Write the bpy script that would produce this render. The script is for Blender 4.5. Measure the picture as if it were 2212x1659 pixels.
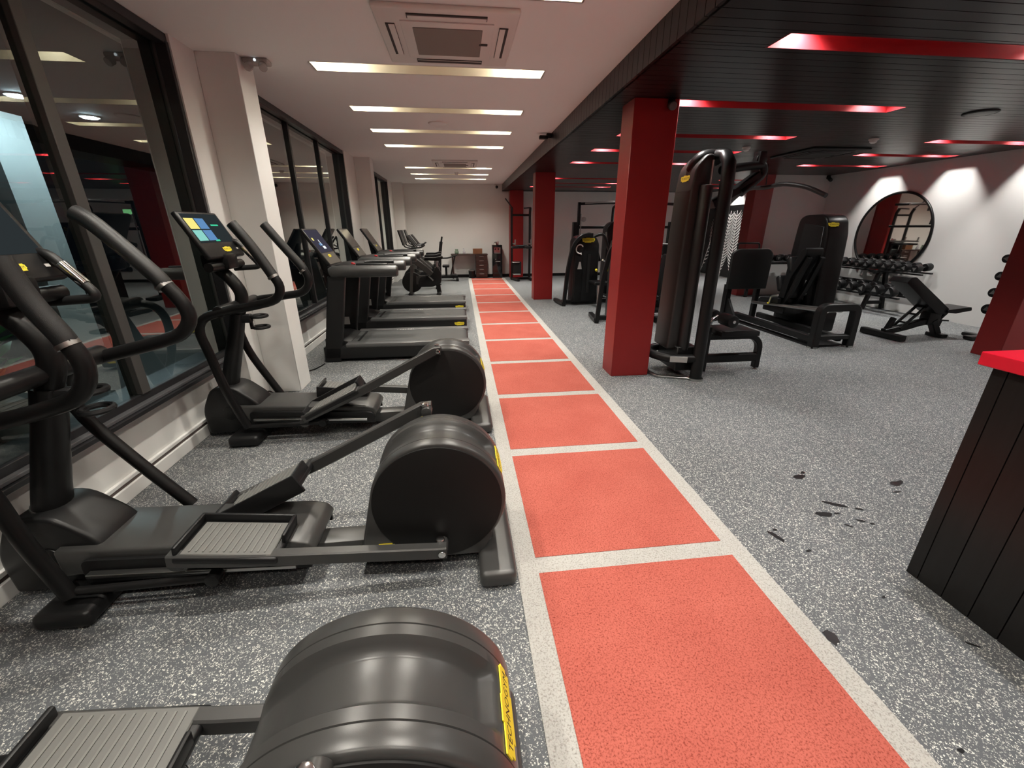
import bpy, bmesh, math, random
from mathutils import Vector, Matrix
random.seed(7)
PI = math.pi
SC = bpy.context.scene
COL = SC.collection
for o in list(bpy.data.objects):
    bpy.data.objects.remove(o)

# ------------------------------------------------------------------ camera, world, exposure
def cam_axes(yaw, pitch, roll):
    f = Vector((math.sin(yaw)*math.cos(pitch), math.cos(yaw)*math.cos(pitch), math.sin(pitch)))
    r = Vector((math.cos(yaw), -math.sin(yaw), 0)); u = r.cross(f)
    c, s = math.cos(roll), math.sin(roll)
    return c*r + s*u, -s*r + c*u, f
cd = bpy.data.cameras.new('camera'); cam = bpy.data.objects.new('camera', cd); COL.objects.link(cam)
R_, U_, F_ = cam_axes(0.116494, -0.361428, -0.003110)
cam.matrix_world = Matrix(((R_.x, U_.x, -F_.x, 0), (R_.y, U_.y, -F_.y, 0), (R_.z, U_.z, -F_.z, 1.5), (0, 0, 0, 1)))
cd.sensor_fit = 'HORIZONTAL'; cd.sensor_width = 36.0; cd.lens = 893.607/2212*36.0
cd.clip_start = 0.03; cd.clip_end = 200
SC.camera = cam
w = bpy.data.worlds.new('night'); SC.world = w; w.use_nodes = True
w.node_tree.nodes['Background'].inputs[0].default_value = (0.30, 0.38, 0.55, 1)
w.node_tree.nodes['Background'].inputs[1].default_value = 0.004
SC.view_settings.view_transform = 'Standard'; SC.view_settings.look = 'None'
SC.view_settings.gamma = 1.0; SC.view_settings.use_curve_mapping = False
SC.view_settings.exposure = 0.6
LAMP_WHITE = 84.0       # watts of each downlight in the white ceiling
LAMP_DARK = 82.0        # watts of each downlight in the black ceiling
LAMP_COL_W, LAMP_COL_D = (1.0, 0.95, 0.86), (1.0, 0.97, 0.93)
SC.cycles.max_bounces = 10; SC.cycles.diffuse_bounces = 6; SC.cycles.glossy_bounces = 5
SC.cycles.transparent_max_bounces = 12; SC.cycles.transmission_bounces = 6
SC.cycles.sample_clamp_indirect = 6.0
SC.cycles.use_denoising = True
SC.cycles.caustics_reflective = False; SC.cycles.caustics_refractive = False

# ------------------------------------------------------------------ materials
MATS = {}
def mat(name, col, rough=0.5, metal=0.0, spec=0.5, noise=0.0, nscale=40.0, bump=0.0, bscale=200.0, coat=0.0):
    if name in MATS: return MATS[name]
    m = bpy.data.materials.new(name); m.use_nodes = True; MATS[name] = m
    nt = m.node_tree; b = nt.nodes['Principled BSDF']
    b.inputs['Base Color'].default_value = (*col, 1); b.inputs['Roughness'].default_value = rough
    b.inputs['Metallic'].default_value = metal; b.inputs['Specular IOR Level'].default_value = spec
    if coat: b.inputs['Coat Weight'].default_value = coat; b.inputs['Coat Roughness'].default_value = 0.1
    tc = nt.nodes.new('ShaderNodeTexCoord')
    if noise:
        n = nt.nodes.new('ShaderNodeTexNoise'); n.inputs['Scale'].default_value = nscale; n.inputs['Detail'].default_value = 4
        r = nt.nodes.new('ShaderNodeMix'); r.data_type = 'RGBA'
        r.inputs[6].default_value = tuple(c*(1-noise) for c in col)+(1,); r.inputs[7].default_value = tuple(min(1, c*(1+noise)) for c in col)+(1,)
        nt.links.new(tc.outputs['Object'], n.inputs['Vector']); nt.links.new(n.outputs['Fac'], r.inputs[0]); nt.links.new(r.outputs[2], b.inputs['Base Color'])
    if bump:
        n2 = nt.nodes.new('ShaderNodeTexNoise'); n2.inputs['Scale'].default_value = bscale; n2.inputs['Detail'].default_value = 3
        bp = nt.nodes.new('ShaderNodeBump'); bp.inputs['Strength'].default_value = bump; bp.inputs['Distance'].default_value = 0.004
        nt.links.new(tc.outputs['Object'], n2.inputs['Vector']); nt.links.new(n2.outputs['Fac'], bp.inputs['Height']); nt.links.new(bp.outputs[0], b.inputs['Normal'])
    return m
def emis(name, col, strength):
    if name in MATS: return MATS[name]
    m = bpy.data.materials.new(name); m.use_nodes = True; MATS[name] = m
    nt = m.node_tree; nt.nodes.remove(nt.nodes['Principled BSDF'])
    e = nt.nodes.new('ShaderNodeEmission'); e.inputs[0].default_value = (*col, 1); e.inputs[1].default_value = strength
    nt.links.new(e.outputs[0], nt.nodes['Material Output'].inputs[0]); return m
def rubber_floor():
    m = bpy.data.materials.new('speckled_rubber'); m.use_nodes = True; nt = m.node_tree; b = nt.nodes['Principled BSDF']
    L = nt.links.new; N = nt.nodes.new
    tc = N('ShaderNodeTexCoord')
    def flecks(scale, dens, size, seed):
        mp = N('ShaderNodeMapping'); mp.inputs['Location'].default_value = (seed, seed*1.7, 0.5); mp.inputs['Rotation'].default_value = (0, 0, seed)
        L(tc.outputs['Object'], mp.inputs['Vector'])
        nz = N('ShaderNodeTexNoise'); nz.inputs['Scale'].default_value = scale*1.3; nz.inputs['Detail'].default_value = 1
        L(mp.outputs[0], nz.inputs['Vector'])
        ad = N('ShaderNodeVectorMath'); ad.operation = 'MULTIPLY_ADD'; ad.inputs[1].default_value = (0.012, 0.012, 0)
        L(nz.outputs['Color'], ad.inputs[0]); L(mp.outputs[0], ad.inputs[2])
        v = N('ShaderNodeTexVoronoi'); v.inputs['Scale'].default_value = scale; v.voronoi_dimensions = '2D'
        L(ad.outputs[0], v.inputs['Vector'])
        sp = N('ShaderNodeSeparateColor'); L(v.outputs['Color'], sp.inputs[0])
        a = N('ShaderNodeMath'); a.operation = 'LESS_THAN'; a.inputs[1].default_value = dens; L(sp.outputs[0], a.inputs[0])
        sz = N('ShaderNodeMath'); sz.operation = 'MULTIPLY'; sz.inputs[1].default_value = size; L(sp.outputs[1], sz.inputs[0])
        c = N('ShaderNodeMath'); c.operation = 'LESS_THAN'; L(v.outputs['Distance'], c.inputs[0]); L(sz.outputs[0], c.inputs[1])
        r = N('ShaderNodeMath'); r.operation = 'MULTIPLY'; L(a.outputs[0], r.inputs[0]); L(c.outputs[0], r.inputs[1]); return r
    f1 = flecks(165, 0.29, 0.48, 0.3); f2 = flecks(280, 0.28, 0.50, 2.1)
    mx = N('ShaderNodeMath'); mx.operation = 'MAXIMUM'; L(f1.outputs[0], mx.inputs[0]); L(f2.outputs[0], mx.inputs[1])
    nz = N('ShaderNodeTexNoise'); nz.inputs['Scale'].default_value = 1.6; nz.inputs['Detail'].default_value = 5; L(tc.outputs['Object'], nz.inputs['Vector'])
    base = N('ShaderNodeMix'); base.data_type = 'RGBA'; base.inputs[6].default_value = (0.062, 0.068, 0.074, 1); base.inputs[7].default_value = (0.108, 0.117, 0.127, 1)
    L(nz.outputs['Fac'], base.inputs[0])
    mix = N('ShaderNodeMix'); mix.data_type = 'RGBA'; mix.inputs[7].default_value = (0.66, 0.65, 0.60, 1)
    L(mx.outputs[0], mix.inputs[0]); L(base.outputs[2], mix.inputs[6]); L(mix.outputs[2], b.inputs['Base Color'])
    b.inputs['Roughness'].default_value = 0.62; b.inputs['Specular IOR Level'].default_value = 0.35
    n2 = N('ShaderNodeTexNoise'); n2.inputs['Scale'].default_value = 240; L(tc.outputs['Object'], n2.inputs['Vector'])
    bp = N('ShaderNodeBump'); bp.inputs['Strength'].default_value = 0.35; bp.inputs['Distance'].default_value = 0.002
    L(n2.outputs['Fac'], bp.inputs['Height']); L(bp.outputs[0], b.inputs['Normal'])
    MATS['floor'] = m; return m
def turf(name, dark, light, fleck):
    m = bpy.data.materials.new(name); m.use_nodes = True; nt = m.node_tree; b = nt.nodes['Principled BSDF']
    L = nt.links.new; N = nt.nodes.new; tc = N('ShaderNodeTexCoord')
    a = N('ShaderNodeTexNoise'); a.inputs['Scale'].default_value = 3.0; a.inputs['Detail'].default_value = 6
    c = N('ShaderNodeTexNoise'); c.inputs['Scale'].default_value = 150; c.inputs['Detail'].default_value = 3; c.inputs['Roughness'].default_value = 0.7
    L(tc.outputs['Object'], a.inputs['Vector']); L(tc.outputs['Object'], c.inputs['Vector'])
    r1 = N('ShaderNodeMix'); r1.data_type = 'RGBA'; r1.inputs[6].default_value = (*dark, 1); r1.inputs[7].default_value = (*light, 1); L(a.outputs['Fac'], r1.inputs[0])
    rp = N('ShaderNodeValToRGB'); rp.color_ramp.elements[0].position = 0.30; rp.color_ramp.elements[1].position = 0.52
    rp.color_ramp.elements[0].color = (*fleck, 1); rp.color_ramp.elements[1].color = (1, 1, 1, 1); L(c.outputs['Fac'], rp.inputs[0])
    mu = N('ShaderNodeMix'); mu.data_type = 'RGBA'; mu.blend_type = 'MULTIPLY'; mu.inputs[0].default_value = 1
    L(r1.outputs[2], mu.inputs[6]); L(rp.outputs[0], mu.inputs[7]); L(mu.outputs[2], b.inputs['Base Color'])
    b.inputs['Roughness'].default_value = 0.95; b.inputs['Specular IOR Level'].default_value = 0.1
    bp = N('ShaderNodeBump'); bp.inputs['Strength'].default_value = 0.9; bp.inputs['Distance'].default_value = 0.006
    L(c.outputs['Fac'], bp.inputs['Height']); L(bp.outputs[0], b.inputs['Normal'])
    MATS[name] = m; return m
def glass():
    m = bpy.data.materials.new('window_glass'); m.use_nodes = True; nt = m.node_tree; nt.nodes.remove(nt.nodes['Principled BSDF'])
    L = nt.links.new; N = nt.nodes.new
    fr = N('ShaderNodeFresnel'); fr.inputs[0].default_value = 1.52
    k = N('ShaderNodeMath'); k.operation = 'MULTIPLY'; k.inputs[1].default_value = 2.6; k.use_clamp = True
    ge = N('ShaderNodeNewGeometry'); nb = N('ShaderNodeMath'); nb.operation = 'SUBTRACT'; nb.inputs[0].default_value = 1.0; L(ge.outputs['Backfacing'], nb.inputs[1])
    fm = N('ShaderNodeMath'); fm.operation = 'MULTIPLY'; L(fr.outputs[0], fm.inputs[0]); L(nb.outputs[0], fm.inputs[1]); L(fm.outputs[0], k.inputs[0])
    t = N('ShaderNodeBsdfTransparent'); t.inputs[0].default_value = (0.80, 0.85, 0.83, 1)
    g = N('ShaderNodeBsdfGlossy'); g.inputs['Roughness'].default_value = 0.0; g.inputs[0].default_value = (0.95, 1, 0.97, 1)
    x = N('ShaderNodeMixShader'); L(k.outputs[0], x.inputs[0]); L(t.outputs[0], x.inputs[1]); L(g.outputs[0], x.inputs[2])
    L(x.outputs[0], nt.nodes['Material Output'].inputs[0]); MATS['glass'] = m; return m

WALL = mat('wall_paint', (0.73, 0.725, 0.705), 0.75, noise=0.03, nscale=2.5)
CEIL = mat('ceiling_paint', (0.84, 0.86, 0.845), 0.85)
BLACKP = mat('black_panel', (0.010, 0.0092, 0.009), 0.30, spec=0.28, noise=0.35, nscale=9)
REDP = mat('red_paint', (0.225, 0.0085, 0.0085), 0.42, noise=0.06, nscale=4)
SLOTW = mat('cream_slot_paint', (0.86, 0.82, 0.70), 0.7)
REDSLOT = mat('red_slot_paint', (0.34, 0.016, 0.022), 0.5)
REDTOP = mat('red_counter_top', (0.72, 0.012, 0.035), 0.25, coat=0.3)
FLOOR = rubber_floor()
TURF = turf('red_turf', (0.38, 0.086, 0.064), (0.53, 0.150, 0.112), (0.42, 0.28, 0.26))
LINE = turf('grey_turf', (0.39, 0.38, 0.355), (0.51, 0.50, 0.47), (0.55, 0.52, 0.50))
GLASS = glass()
SATIN = mat('satin_black_plastic', (0.0105, 0.0105, 0.011), 0.38, spec=0.3, noise=0.1, nscale=60, bump=0.05, bscale=900)
GREYP = mat('charcoal_plastic', (0.040, 0.0395, 0.0385), 0.31, noise=0.06, nscale=30, bump=0.05, bscale=900)
DISC = mat('matt_black_disc', (0.0055, 0.005, 0.0048), 0.55, spec=0.3)
TUBE = mat('black_powder_coat', (0.0075, 0.0073, 0.0075), 0.36, spec=0.28, bump=0.06, bscale=700)
GRIP = mat('rubber_grip', (0.010, 0.010, 0.0105), 0.45, bump=0.2, bscale=500)
VINYL = mat('black_vinyl', (0.0075, 0.0075, 0.008), 0.40, spec=0.28, bump=0.12, bscale=260)
FRAMEG = mat('grey_frame_coat', (0.075, 0.072, 0.068), 0.35)
TREAD = mat('pedal_rubber', (0.115, 0.115, 0.108), 0.5)
RIBM = mat('pedal_rib', (0.16, 0.16, 0.15), 0.4)
BELT = mat('treadmill_belt', (0.055, 0.056, 0.055), 0.45, noise=0.15, nscale=25, bump=0.15, bscale=500)
RAILT = mat('treadmill_rail', (0.10, 0.10, 0.10), 0.3)
CHROME = mat('chrome', (0.75, 0.75, 0.75), 0.12, metal=1.0)
STEEL = mat('brushed_steel', (0.45, 0.45, 0.44), 0.3, metal=1.0)
YELLOW = mat('yellow_plate', (0.80, 0.66, 0.03), 0.35)
INK = mat('black_ink', (0.01, 0.01, 0.01), 0.5)
WHITEP = mat('white_plastic', (0.72, 0.70, 0.67), 0.4)
GRILLE = mat('grey_grille', (0.22, 0.19, 0.17), 0.7)
SLOTD = mat('dark_slot', (0.03, 0.026, 0.024), 0.7)
WFRAME = mat('dark_window_frame', (0.018, 0.018, 0.020), 0.35)
WINNER = mat('dark_grey_frame', (0.055, 0.056, 0.054), 0.5)
WSILL = mat('grey_window_ledge', (0.10, 0.10, 0.105), 0.3)
WMULL = mat('grey_mullion', (0.062, 0.060, 0.058), 0.45)
DARKWOOD = mat('dark_wood', (0.030, 0.014, 0.011), 0.35, noise=0.25, nscale=12)
BOXWOOD = mat('brown_box', (0.16, 0.065, 0.028), 0.5, noise=0.2, nscale=15)
JARG = mat('green_jar', (0.16, 0.22, 0.16), 0.25)
BOTTLE = mat('pale_bottle', (0.42, 0.40, 0.44), 0.2)
MIRROR = mat('mirror_silver', (0.80, 0.79, 0.77), 0.02, metal=1.0)
ROOMRED = mat('bright_red', (0.7, 0.02, 0.02), 0.35)
WETMARK = mat('wet_mark', (0.012, 0.012, 0.013), 0.3)
STICKER = mat('grey_sticker', (0.36, 0.35, 0.34), 0.5)
MURALB = mat('mural_black', (0.006, 0.006, 0.006), 0.4)
MURALW = mat('mural_white', (0.78, 0.77, 0.74), 0.5)
LAMPW = emis('lamp_white', (1.0, 0.93, 0.76), 60.0)
LAMPR = emis('lamp_dark_ceiling', (1.0, 0.95, 0.90), 9.0)
LAMPX = emis('lamp_outdoor', (0.72, 0.90, 1.0), 190.0)
CLEARP = mat('translucent_grey', (0.40, 0.38, 0.36), 0.25)
EXITG = emis('exit_green', (0.35, 1.0, 0.40), 0.9)
SCR_BASE = emis('screen_base', (0.10, 0.125, 0.135), 0.16)
SCR_Y = emis('screen_yellow', (0.85, 0.75, 0.22), 0.75)
SCR_B = emis('screen_blue', (0.10, 0.22, 0.42), 0.8)
SCR_T = emis('screen_teal', (0.25, 0.62, 0.55), 0.7)
SCR_G = emis('screen_green', (0.05, 0.55, 0.30), 0.8)
SCR_W = emis('screen_white', (0.8, 0.85, 0.9), 0.8)
SCR_V = emis('screen_violet', (0.15, 0.14, 0.20), 0.22)
LEDRED = mat('stop_red', (0.45, 0.02, 0.025), 0.4)

# ------------------------------------------------------------------ mesh builder
class MB:
    def __init__(self): self.bm = bmesh.new()
    def _merge(self, t):
        me = bpy.data.meshes.new('tmp'); t.to_mesh(me); t.free(); self.bm.from_mesh(me); bpy.data.meshes.remove(me); return self
    def box(self, x0, x1, y0, y1, z0, z1, bev=0.0, seg=2, M=None):
        t = bmesh.new(); bmesh.ops.create_cube(t, size=1)
        for v in t.verts: v.co = Vector(((x0+x1)/2+v.co.x*(x1-x0), (y0+y1)/2+v.co.y*(y1-y0), (z0+z1)/2+v.co.z*(z1-z0)))
        if bev:
            bmesh.ops.bevel(t, geom=list(t.edges), offset=min(bev, 0.49*min(abs(x1-x0), abs(y1-y0), abs(z1-z0))), segments=seg, affect='EDGES', profile=0.5)
        if M is not None: bmesh.ops.transform(t, matrix=M, verts=t.verts)
        return self._merge(t)
    def obox(self, c, size, rot, bev=0.0, seg=2):       # box by centre, size and a rotation matrix
        sx, sy, sz = size
        return self.box(-sx/2, sx/2, -sy/2, sy/2, -sz/2, sz/2, bev, seg, Matrix.Translation(Vector(c)) @ rot.to_4x4())
    def tube(self, pts, r, n=12, closed=False, flat=1.0, up=None):
        pts = [Vector(p) for p in pts]; k = len(pts); rs = r if isinstance(r, (list, tuple)) else [r]*k
        t = bmesh.new(); rings = []; prev = None
        for i, p in enumerate(pts):
            a = pts[(i-1) % k] if (closed or i > 0) else p; b = pts[(i+1) % k] if (closed or i < k-1) else p
            d = (b-a).normalized()
            if prev is None:
                ref = Vector(up) if up else (Vector((0, 1, 0)) if abs(d.y) < 0.9 else Vector((1, 0, 0)))
                nrm = (ref - d*ref.dot(d)).normalized()
            else:
                nrm = prev - d*prev.dot(d); nrm.normalize()
            prev = nrm; bn = d.cross(nrm)
            rings.append([t.verts.new(p + (nrm*math.cos(2*PI*j/n) + bn*(math.sin(2*PI*j/n)*flat))*rs[i]) for j in range(n)])
        m = k if closed else k-1
        for i in range(m):
            A, B = rings[i], rings[(i+1) % k]
            for j in range(n): t.faces.new((A[j], A[(j+1) % n], B[(j+1) % n], B[j]))
        if not closed:
            t.faces.new(list(reversed(rings[0]))); t.faces.new(rings[-1])
        bmesh.ops.recalc_face_normals(t, faces=t.faces)
        return self._merge(t)
    def bar(self, pts, w, h, up=(0, 1, 0)):              # rectangular bar along points, w along up, h across
        pts = [Vector(p) for p in pts]; t = bmesh.new(); rings = []; k = len(pts)
        for i, p in enumerate(pts):
            d = (pts[min(i+1, k-1)] - pts[max(i-1, 0)]).normalized(); u = Vector(up); u = (u-d*u.dot(d)).normalized(); v = d.cross(u)
            c = 0.12*min(w, h)
            rr = []
            for a, b in ((w/2-c, h/2), (w/2, h/2-c), (w/2, -h/2+c), (w/2-c, -h/2), (-w/2+c, -h/2), (-w/2, -h/2+c), (-w/2, h/2-c), (-w/2+c, h/2)):
                rr.append(t.verts.new(p + u*a + v*b))
            rings.append(rr)
        for i in range(k-1):
            for j in range(8): t.faces.new((rings[i][j], rings[i][(j+1) % 8], rings[i+1][(j+1) % 8], rings[i+1][j]))
        t.faces.new(list(reversed(rings[0]))); t.faces.new(rings[-1]); bmesh.ops.recalc_face_normals(t, faces=t.faces)
        return self._merge(t)
    def cyl(self, p0, p1, r, r2=None, n=24, bev=0.0):
        p0, p1 = Vector(p0), Vector(p1); r2 = r if r2 is None else r2; d = p1-p0; L = d.length
        if bev:
            b = min(bev, 0.45*L, 0.9*r)
            prof = [(0, r-b), (b*0.3, r-b*0.3), (b, r), (L-b, r2), (L-b*0.3, r2-b*0.3), (L, r2-b)]
        else: prof = [(0, r), (L, r2)]
        d.normalize(); ref = Vector((0, 0, 1)) if abs(d.z) < 0.9 else Vector((1, 0, 0)); a = (ref-d*ref.dot(d)).normalized(); c = d.cross(a)
        t = bmesh.new(); rings = [[t.verts.new(p0 + d*h + (a*math.cos(2*PI*j/n)+c*math.sin(2*PI*j/n))*q) for j in range(n)] for h, q in prof]
        for A, B in zip(rings, rings[1:]):
            for j in range(n): t.faces.new((A[j], A[(j+1) % n], B[(j+1) % n], B[j]))
        t.faces.new(list(reversed(rings[0]))); t.faces.new(rings[-1]); bmesh.ops.recalc_face_normals(t, faces=t.faces)
        return self._merge(t)
    def lathe(self, o, prof, n=24):                      # profile of (radius, z) about a vertical axis at o
        o = Vector(o); t = bmesh.new(); rings = [[t.verts.new(o+Vector((q*math.cos(2*PI*j/n), q*math.sin(2*PI*j/n), z))) for j in range(n)] for q, z in prof]
        for A, B in zip(rings, rings[1:]):
            for j in range(n): t.faces.new((A[j], A[(j+1) % n], B[(j+1) % n], B[j]))
        t.faces.new(list(reversed(rings[0]))); t.faces.new(rings[-1]); bmesh.ops.recalc_face_normals(t, faces=t.faces)
        return self._merge(t)
    def prism(self, poly, a0, a1, axis='Y', bev=0.0, seg=2):   # polygon (2D) extruded along an axis
        f = {'Y': lambda p, a: (p[0], a, p[1]), 'X': lambda p, a: (a, p[0], p[1]), 'Z': lambda p, a: (p[0], p[1], a)}[axis]
        t = bmesh.new(); A = [t.verts.new(f(p, a0)) for p in poly]; B = [t.verts.new(f(p, a1)) for p in poly]; k = len(poly)
        t.faces.new(A); t.faces.new(list(reversed(B)))
        for j in range(k): t.faces.new((A[j], B[j], B[(j+1) % k], A[(j+1) % k]))
        bmesh.ops.recalc_face_normals(t, faces=t.faces)
        if bev:
            es = [e for e in t.edges if len(e.link_faces) == 2 and e.calc_face_angle(0) > 0.5]
            bmesh.ops.bevel(t, geom=es, offset=bev, segments=seg, affect='EDGES', profile=0.5, clamp_overlap=True)
        return self._merge(t)
    def mesh(self, name, m, ang=38):
        me = bpy.data.meshes.new(name); self.bm.to_mesh(me); self.bm.free()
        if isinstance(m, (list, tuple)):
            for q in m: me.materials.append(q)
        else: me.materials.append(m)
        me.shade_smooth(); me.set_sharp_from_angle(angle=math.radians(ang)); return me
def fil(pts, r, n=5):
    """round the corners of a polyline"""
    P = [Vector(p) for p in pts]; out = [P[0]]
    for i in range(1, len(P)-1):
        a, b, c = P[i-1], P[i], P[i+1]; d = min(r, 0.48*(a-b).length, 0.48*(c-b).length)
        s, e = b+(a-b).normalized()*d, b+(c-b).normalized()*d
        for k in range(n+1):
            u = k/n; out.append((1-u)**2*s + 2*u*(1-u)*b + u*u*e)
    out.append(P[-1]); return out
def smooth(pts, n=4):
    P = [Vector(p) for p in pts]; out = []
    for i in range(len(P)-1):
        a, b, c, d = P[max(i-1, 0)], P[i], P[i+1], P[min(i+2, len(P)-1)]
        for k in range(n):
            t = k/n; out.append(0.5*((2*b)+(c-a)*t+(2*a-5*b+4*c-d)*t*t+(3*b-a-3*c+d)*t**3))
    out.append(P[-1]); return out

# ------------------------------------------------------------------ object helpers
def link(name, me, parent=None, loc=(0, 0, 0), rot=(0, 0, 0), scl=(1, 1, 1)):
    o = bpy.data.objects.new(name, me); COL.objects.link(o); o.parent = parent
    o.location = loc; o.rotation_euler = rot; o.scale = scl; return o
def part(name, mb, m, parent, label=None, ang=38):
    o = link(name, mb.mesh(name, m, ang), parent)
    if label: o['label'] = label
    return o
def tag(o, label, cat, group=None, kind=None):
    o['label'] = label; o['category'] = cat
    if group: o['group'] = group
    if kind: o['kind'] = kind
    return o
def thing(name, label, cat, loc=(0, 0, 0), rz=0, group=None):
    o = bpy.data.objects.new(name, None); COL.objects.link(o); o.location = loc; o.rotation_euler = (0, 0, rz); o.empty_display_size = 0.1
    return tag(o, label, cat, group)
def struct(name, mb, m, parent=None, label=None, ang=38):
    o = link(name, mb.mesh(name, m, ang), parent)
    if parent is None: o['kind'] = 'structure'
    if label: o['label'] = label
    return o
def sempty(name, label=None, loc=(0, 0, 0)):
    o = bpy.data.objects.new(name, None); COL.objects.link(o); o.location = loc; o['kind'] = 'structure'
    if label: o['label'] = label
    return o
def dup(root, loc, rz=None, label=None):
    def cp(o, par):
        c = o.copy(); COL.objects.link(c); c.parent = par
        for ch in [x for x in KIDS.get(o.name, [])]: cp(ch, c)
        return c
    KIDS = {}
    for x in COL.objects:
        if x.parent: KIDS.setdefault(x.parent.name, []).append(x)
    r = cp(root, None); r.location = loc
    if rz is not None: r.rotation_euler = (0, 0, rz)
    if label: r['label'] = label
    return r
TXT = {}
def text_mesh(s, m):
    if (s, m.name) in TXT: return TXT[(s, m.name)]
    cu = bpy.data.curves.new('lettering', 'FONT'); cu.body = s; cu.align_x = 'CENTER'; cu.align_y = 'CENTER'; cu.size = 1; cu.extrude = 0.01; cu.resolution_u = 2
    t = bpy.data.objects.new('lettering', cu); COL.objects.link(t)
    dg = bpy.context.evaluated_depsgraph_get(); me = bpy.data.meshes.new_from_object(t.evaluated_get(dg)); bpy.data.objects.remove(t); bpy.data.curves.remove(cu)
    xs = [v.co.x for v in me.vertices]; ys = [v.co.y for v in me.vertices]; wd = max(xs)-min(xs); cx = (max(xs)+min(xs))/2; cy = (max(ys)+min(ys))/2
    for v in me.vertices: v.co = Vector(((v.co.x-cx)/wd, (v.co.y-cy)/wd, v.co.z/wd))
    me.materials.clear(); me.materials.append(m); TXT[(s, m.name)] = me; return me
PLATE = []
def logo(parent, c, xd, nd, width, bg=True):
    """stepped yellow maker's plate with black lettering; xd reading direction, nd outward normal"""
    if not PLATE:
        p = [(-.5, -.03), (-.46, -.03), (-.46, -.13), (-.30, -.13), (-.30, -.19), (.22, -.19), (.22, -.15), (.45, -.15), (.45, -.06), (.5, -.06),
             (.5, .09), (.46, .09), (.46, .13), (.1, .13), (.1, .16), (-.2, .16), (-.2, .12), (-.5, .12)]
        PLATE.append(MB().prism(p, -0.004, 0.012, 'Z').mesh('logo_plate', YELLOW))
    x = Vector(xd).normalized(); n = Vector(nd).normalized(); y = n.cross(x)
    M = Matrix(((x.x, y.x, n.x), (x.y, y.y, n.y), (x.z, y.z, n.z))).to_euler()
    o = link('logo_plate', PLATE[0], parent, c, M, (width,)*3); o['label'] = 'yellow maker plate with black lettering'
    link('lettering', text_mesh('TECHNOGYM', INK), o, (0.0, -0.01, 0.013), (0, 0, 0), (0.86, 1.15, 0.4)); return o

# ------------------------------------------------------------------ the room
ZC, ZB = 2.739, 2.544
WROWS = [-1.1, 0.2, 1.5, 2.80, 4.145, 5.43, 6.54, 7.665, 10.27, 11.44, 12.48]
BROWS = [-1.2, 0.1, 1.42, 2.74, 4.07, 5.42, 6.50, 7.72, 10.15, 11.2, 12.2]
RROWS = [-1.2, 0.1, 1.42, 2.74, 4.07, 5.42, 6.50, 7.68, 10.15, 11.2, 12.2]
WX, BX, RX = (-1.13, 0.77), (1.95, 4.2), (6.2, 7.88)
SW = 0.20
struct('floor', MB().box(-2.05, 8.15, -3, 13.92, -0.1, 0.0), FLOOR)
# painted wall pieces
wl = MB()
wl.box(-2.22, -2.02, -3, 13.92, -0.1, 0.45)
for y0, y1 in ((3.715, 4.34), (8.27, 9.32), (12.86, 13.92)): wl.box(-2.22, -1.91, y0, y1, 0.0, ZC)
wl.box(-2.24, -2.20, -3, 13.92, 2.68, 2.80)
struct('wall_left', wl, WALL)
for i, (y0, y1) in enumerate(((4.005, 4.29), (8.98, 9.27), (13.6, 13.9))):
    o = struct('column', MB().box(-1.91, -1.62, y0, y1, 0, ZC, 0.004, 1), WALL)
    o['label'] = ['white square column nearest the camera, beside the first window', 'white square column between the second and third windows', 'white column in the far left corner'][i]
struct('wall_far', MB().box(-2.2, 8.3, 13.9, 14.05, -0.1, 2.8), WALL)
struct('wall_right', MB().box(8.1, 8.25, -3, 13.9, -0.1, 2.8), WALL)
struct('wall_inner', MB().box(6.74, 8.1, 9.15, 9.28, 0, 2.6), WALL)
struct('wall_near', MB().box(-2.2, 8.3, -3.15, -3.0, -0.1, 2.8), WALL)
struct('baseboard_far', MB().box(-1.62, 8.1, 13.872, 13.9, 0, 0.085, 0.004, 1), TUBE)
bl = MB().box(-2.02, -1.998, -3, 13.6, 0, 0.085, 0.003, 1).box(-2.02, -2.000, -3, 13.6, 0.108, 0.135, 0.004, 1)
struct('baseboard_left', bl, WALL)
struct('shadow_line', MB().box(-2.02, -2.012, -3, 13.6, 0.085, 0.108), mat('shadow_strip', (0.12, 0.09, 0.085), 0.6))  # dark colour paints in the shadow line between baseboard and upper rail
# white ceiling with openings for the light slots
cw = MB(); y = -3.0
for r in WROWS:
    g = 0.006
    cw.box(-2.2, 1.354, y, r-g, ZC, ZC+0.03)
    cw.box(-2.2, WX[0]-g, r-g, r+SW+g, ZC, ZC+0.03); cw.box(WX[1]+g, 1.354, r-g, r+SW+g, ZC, ZC+0.03); y = r+SW+g
cw.box(-2.2, 1.354, y, 13.95, ZC, ZC+0.03)
struct('ceiling', cw, CEIL)
# black plank ceiling
CUBE = MB().box(-.5, .5, -.5, .5, -.5, .5).mesh('plank', BLACKP)
PLK = MB().box(-.5, .5, -.5, .5, -.5, .5).mesh('plank', BLACKP)
cb = MB(); cb.box(1.354, 8.1, -3, -1.2, ZB, ZB+0.02)
def slots_at(y0, y1):
    c = (y0+y1)/2; s = []
    if any(r < c < r+SW for r in BROWS): s.append(BX)
    if any(r < c < r+SW for r in RROWS): s.append(RX)
    return s
def segs(y0, y1):
    x = 1.354; out = []
    for a, b in slots_at(y0, y1): out.append((x, a)); x = b
    out.append((x, 8.1)); return out
ys = sorted(set([-1.2, 1.6] + [q for r in BROWS+RROWS for q in (round(r, 4), round(r+SW, 4)) if -1.2 <= r <= 1.6]))
for a, b in zip(ys, ys[1:]):
    for x0, x1 in segs(a, b): cb.box(x0, x1, a, b, ZB, ZB+0.02)
ceil_b = struct('ceiling', cb, BLACKP)
ys = [round(1.6+0.1*i, 3) for i in range(124)]
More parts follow.
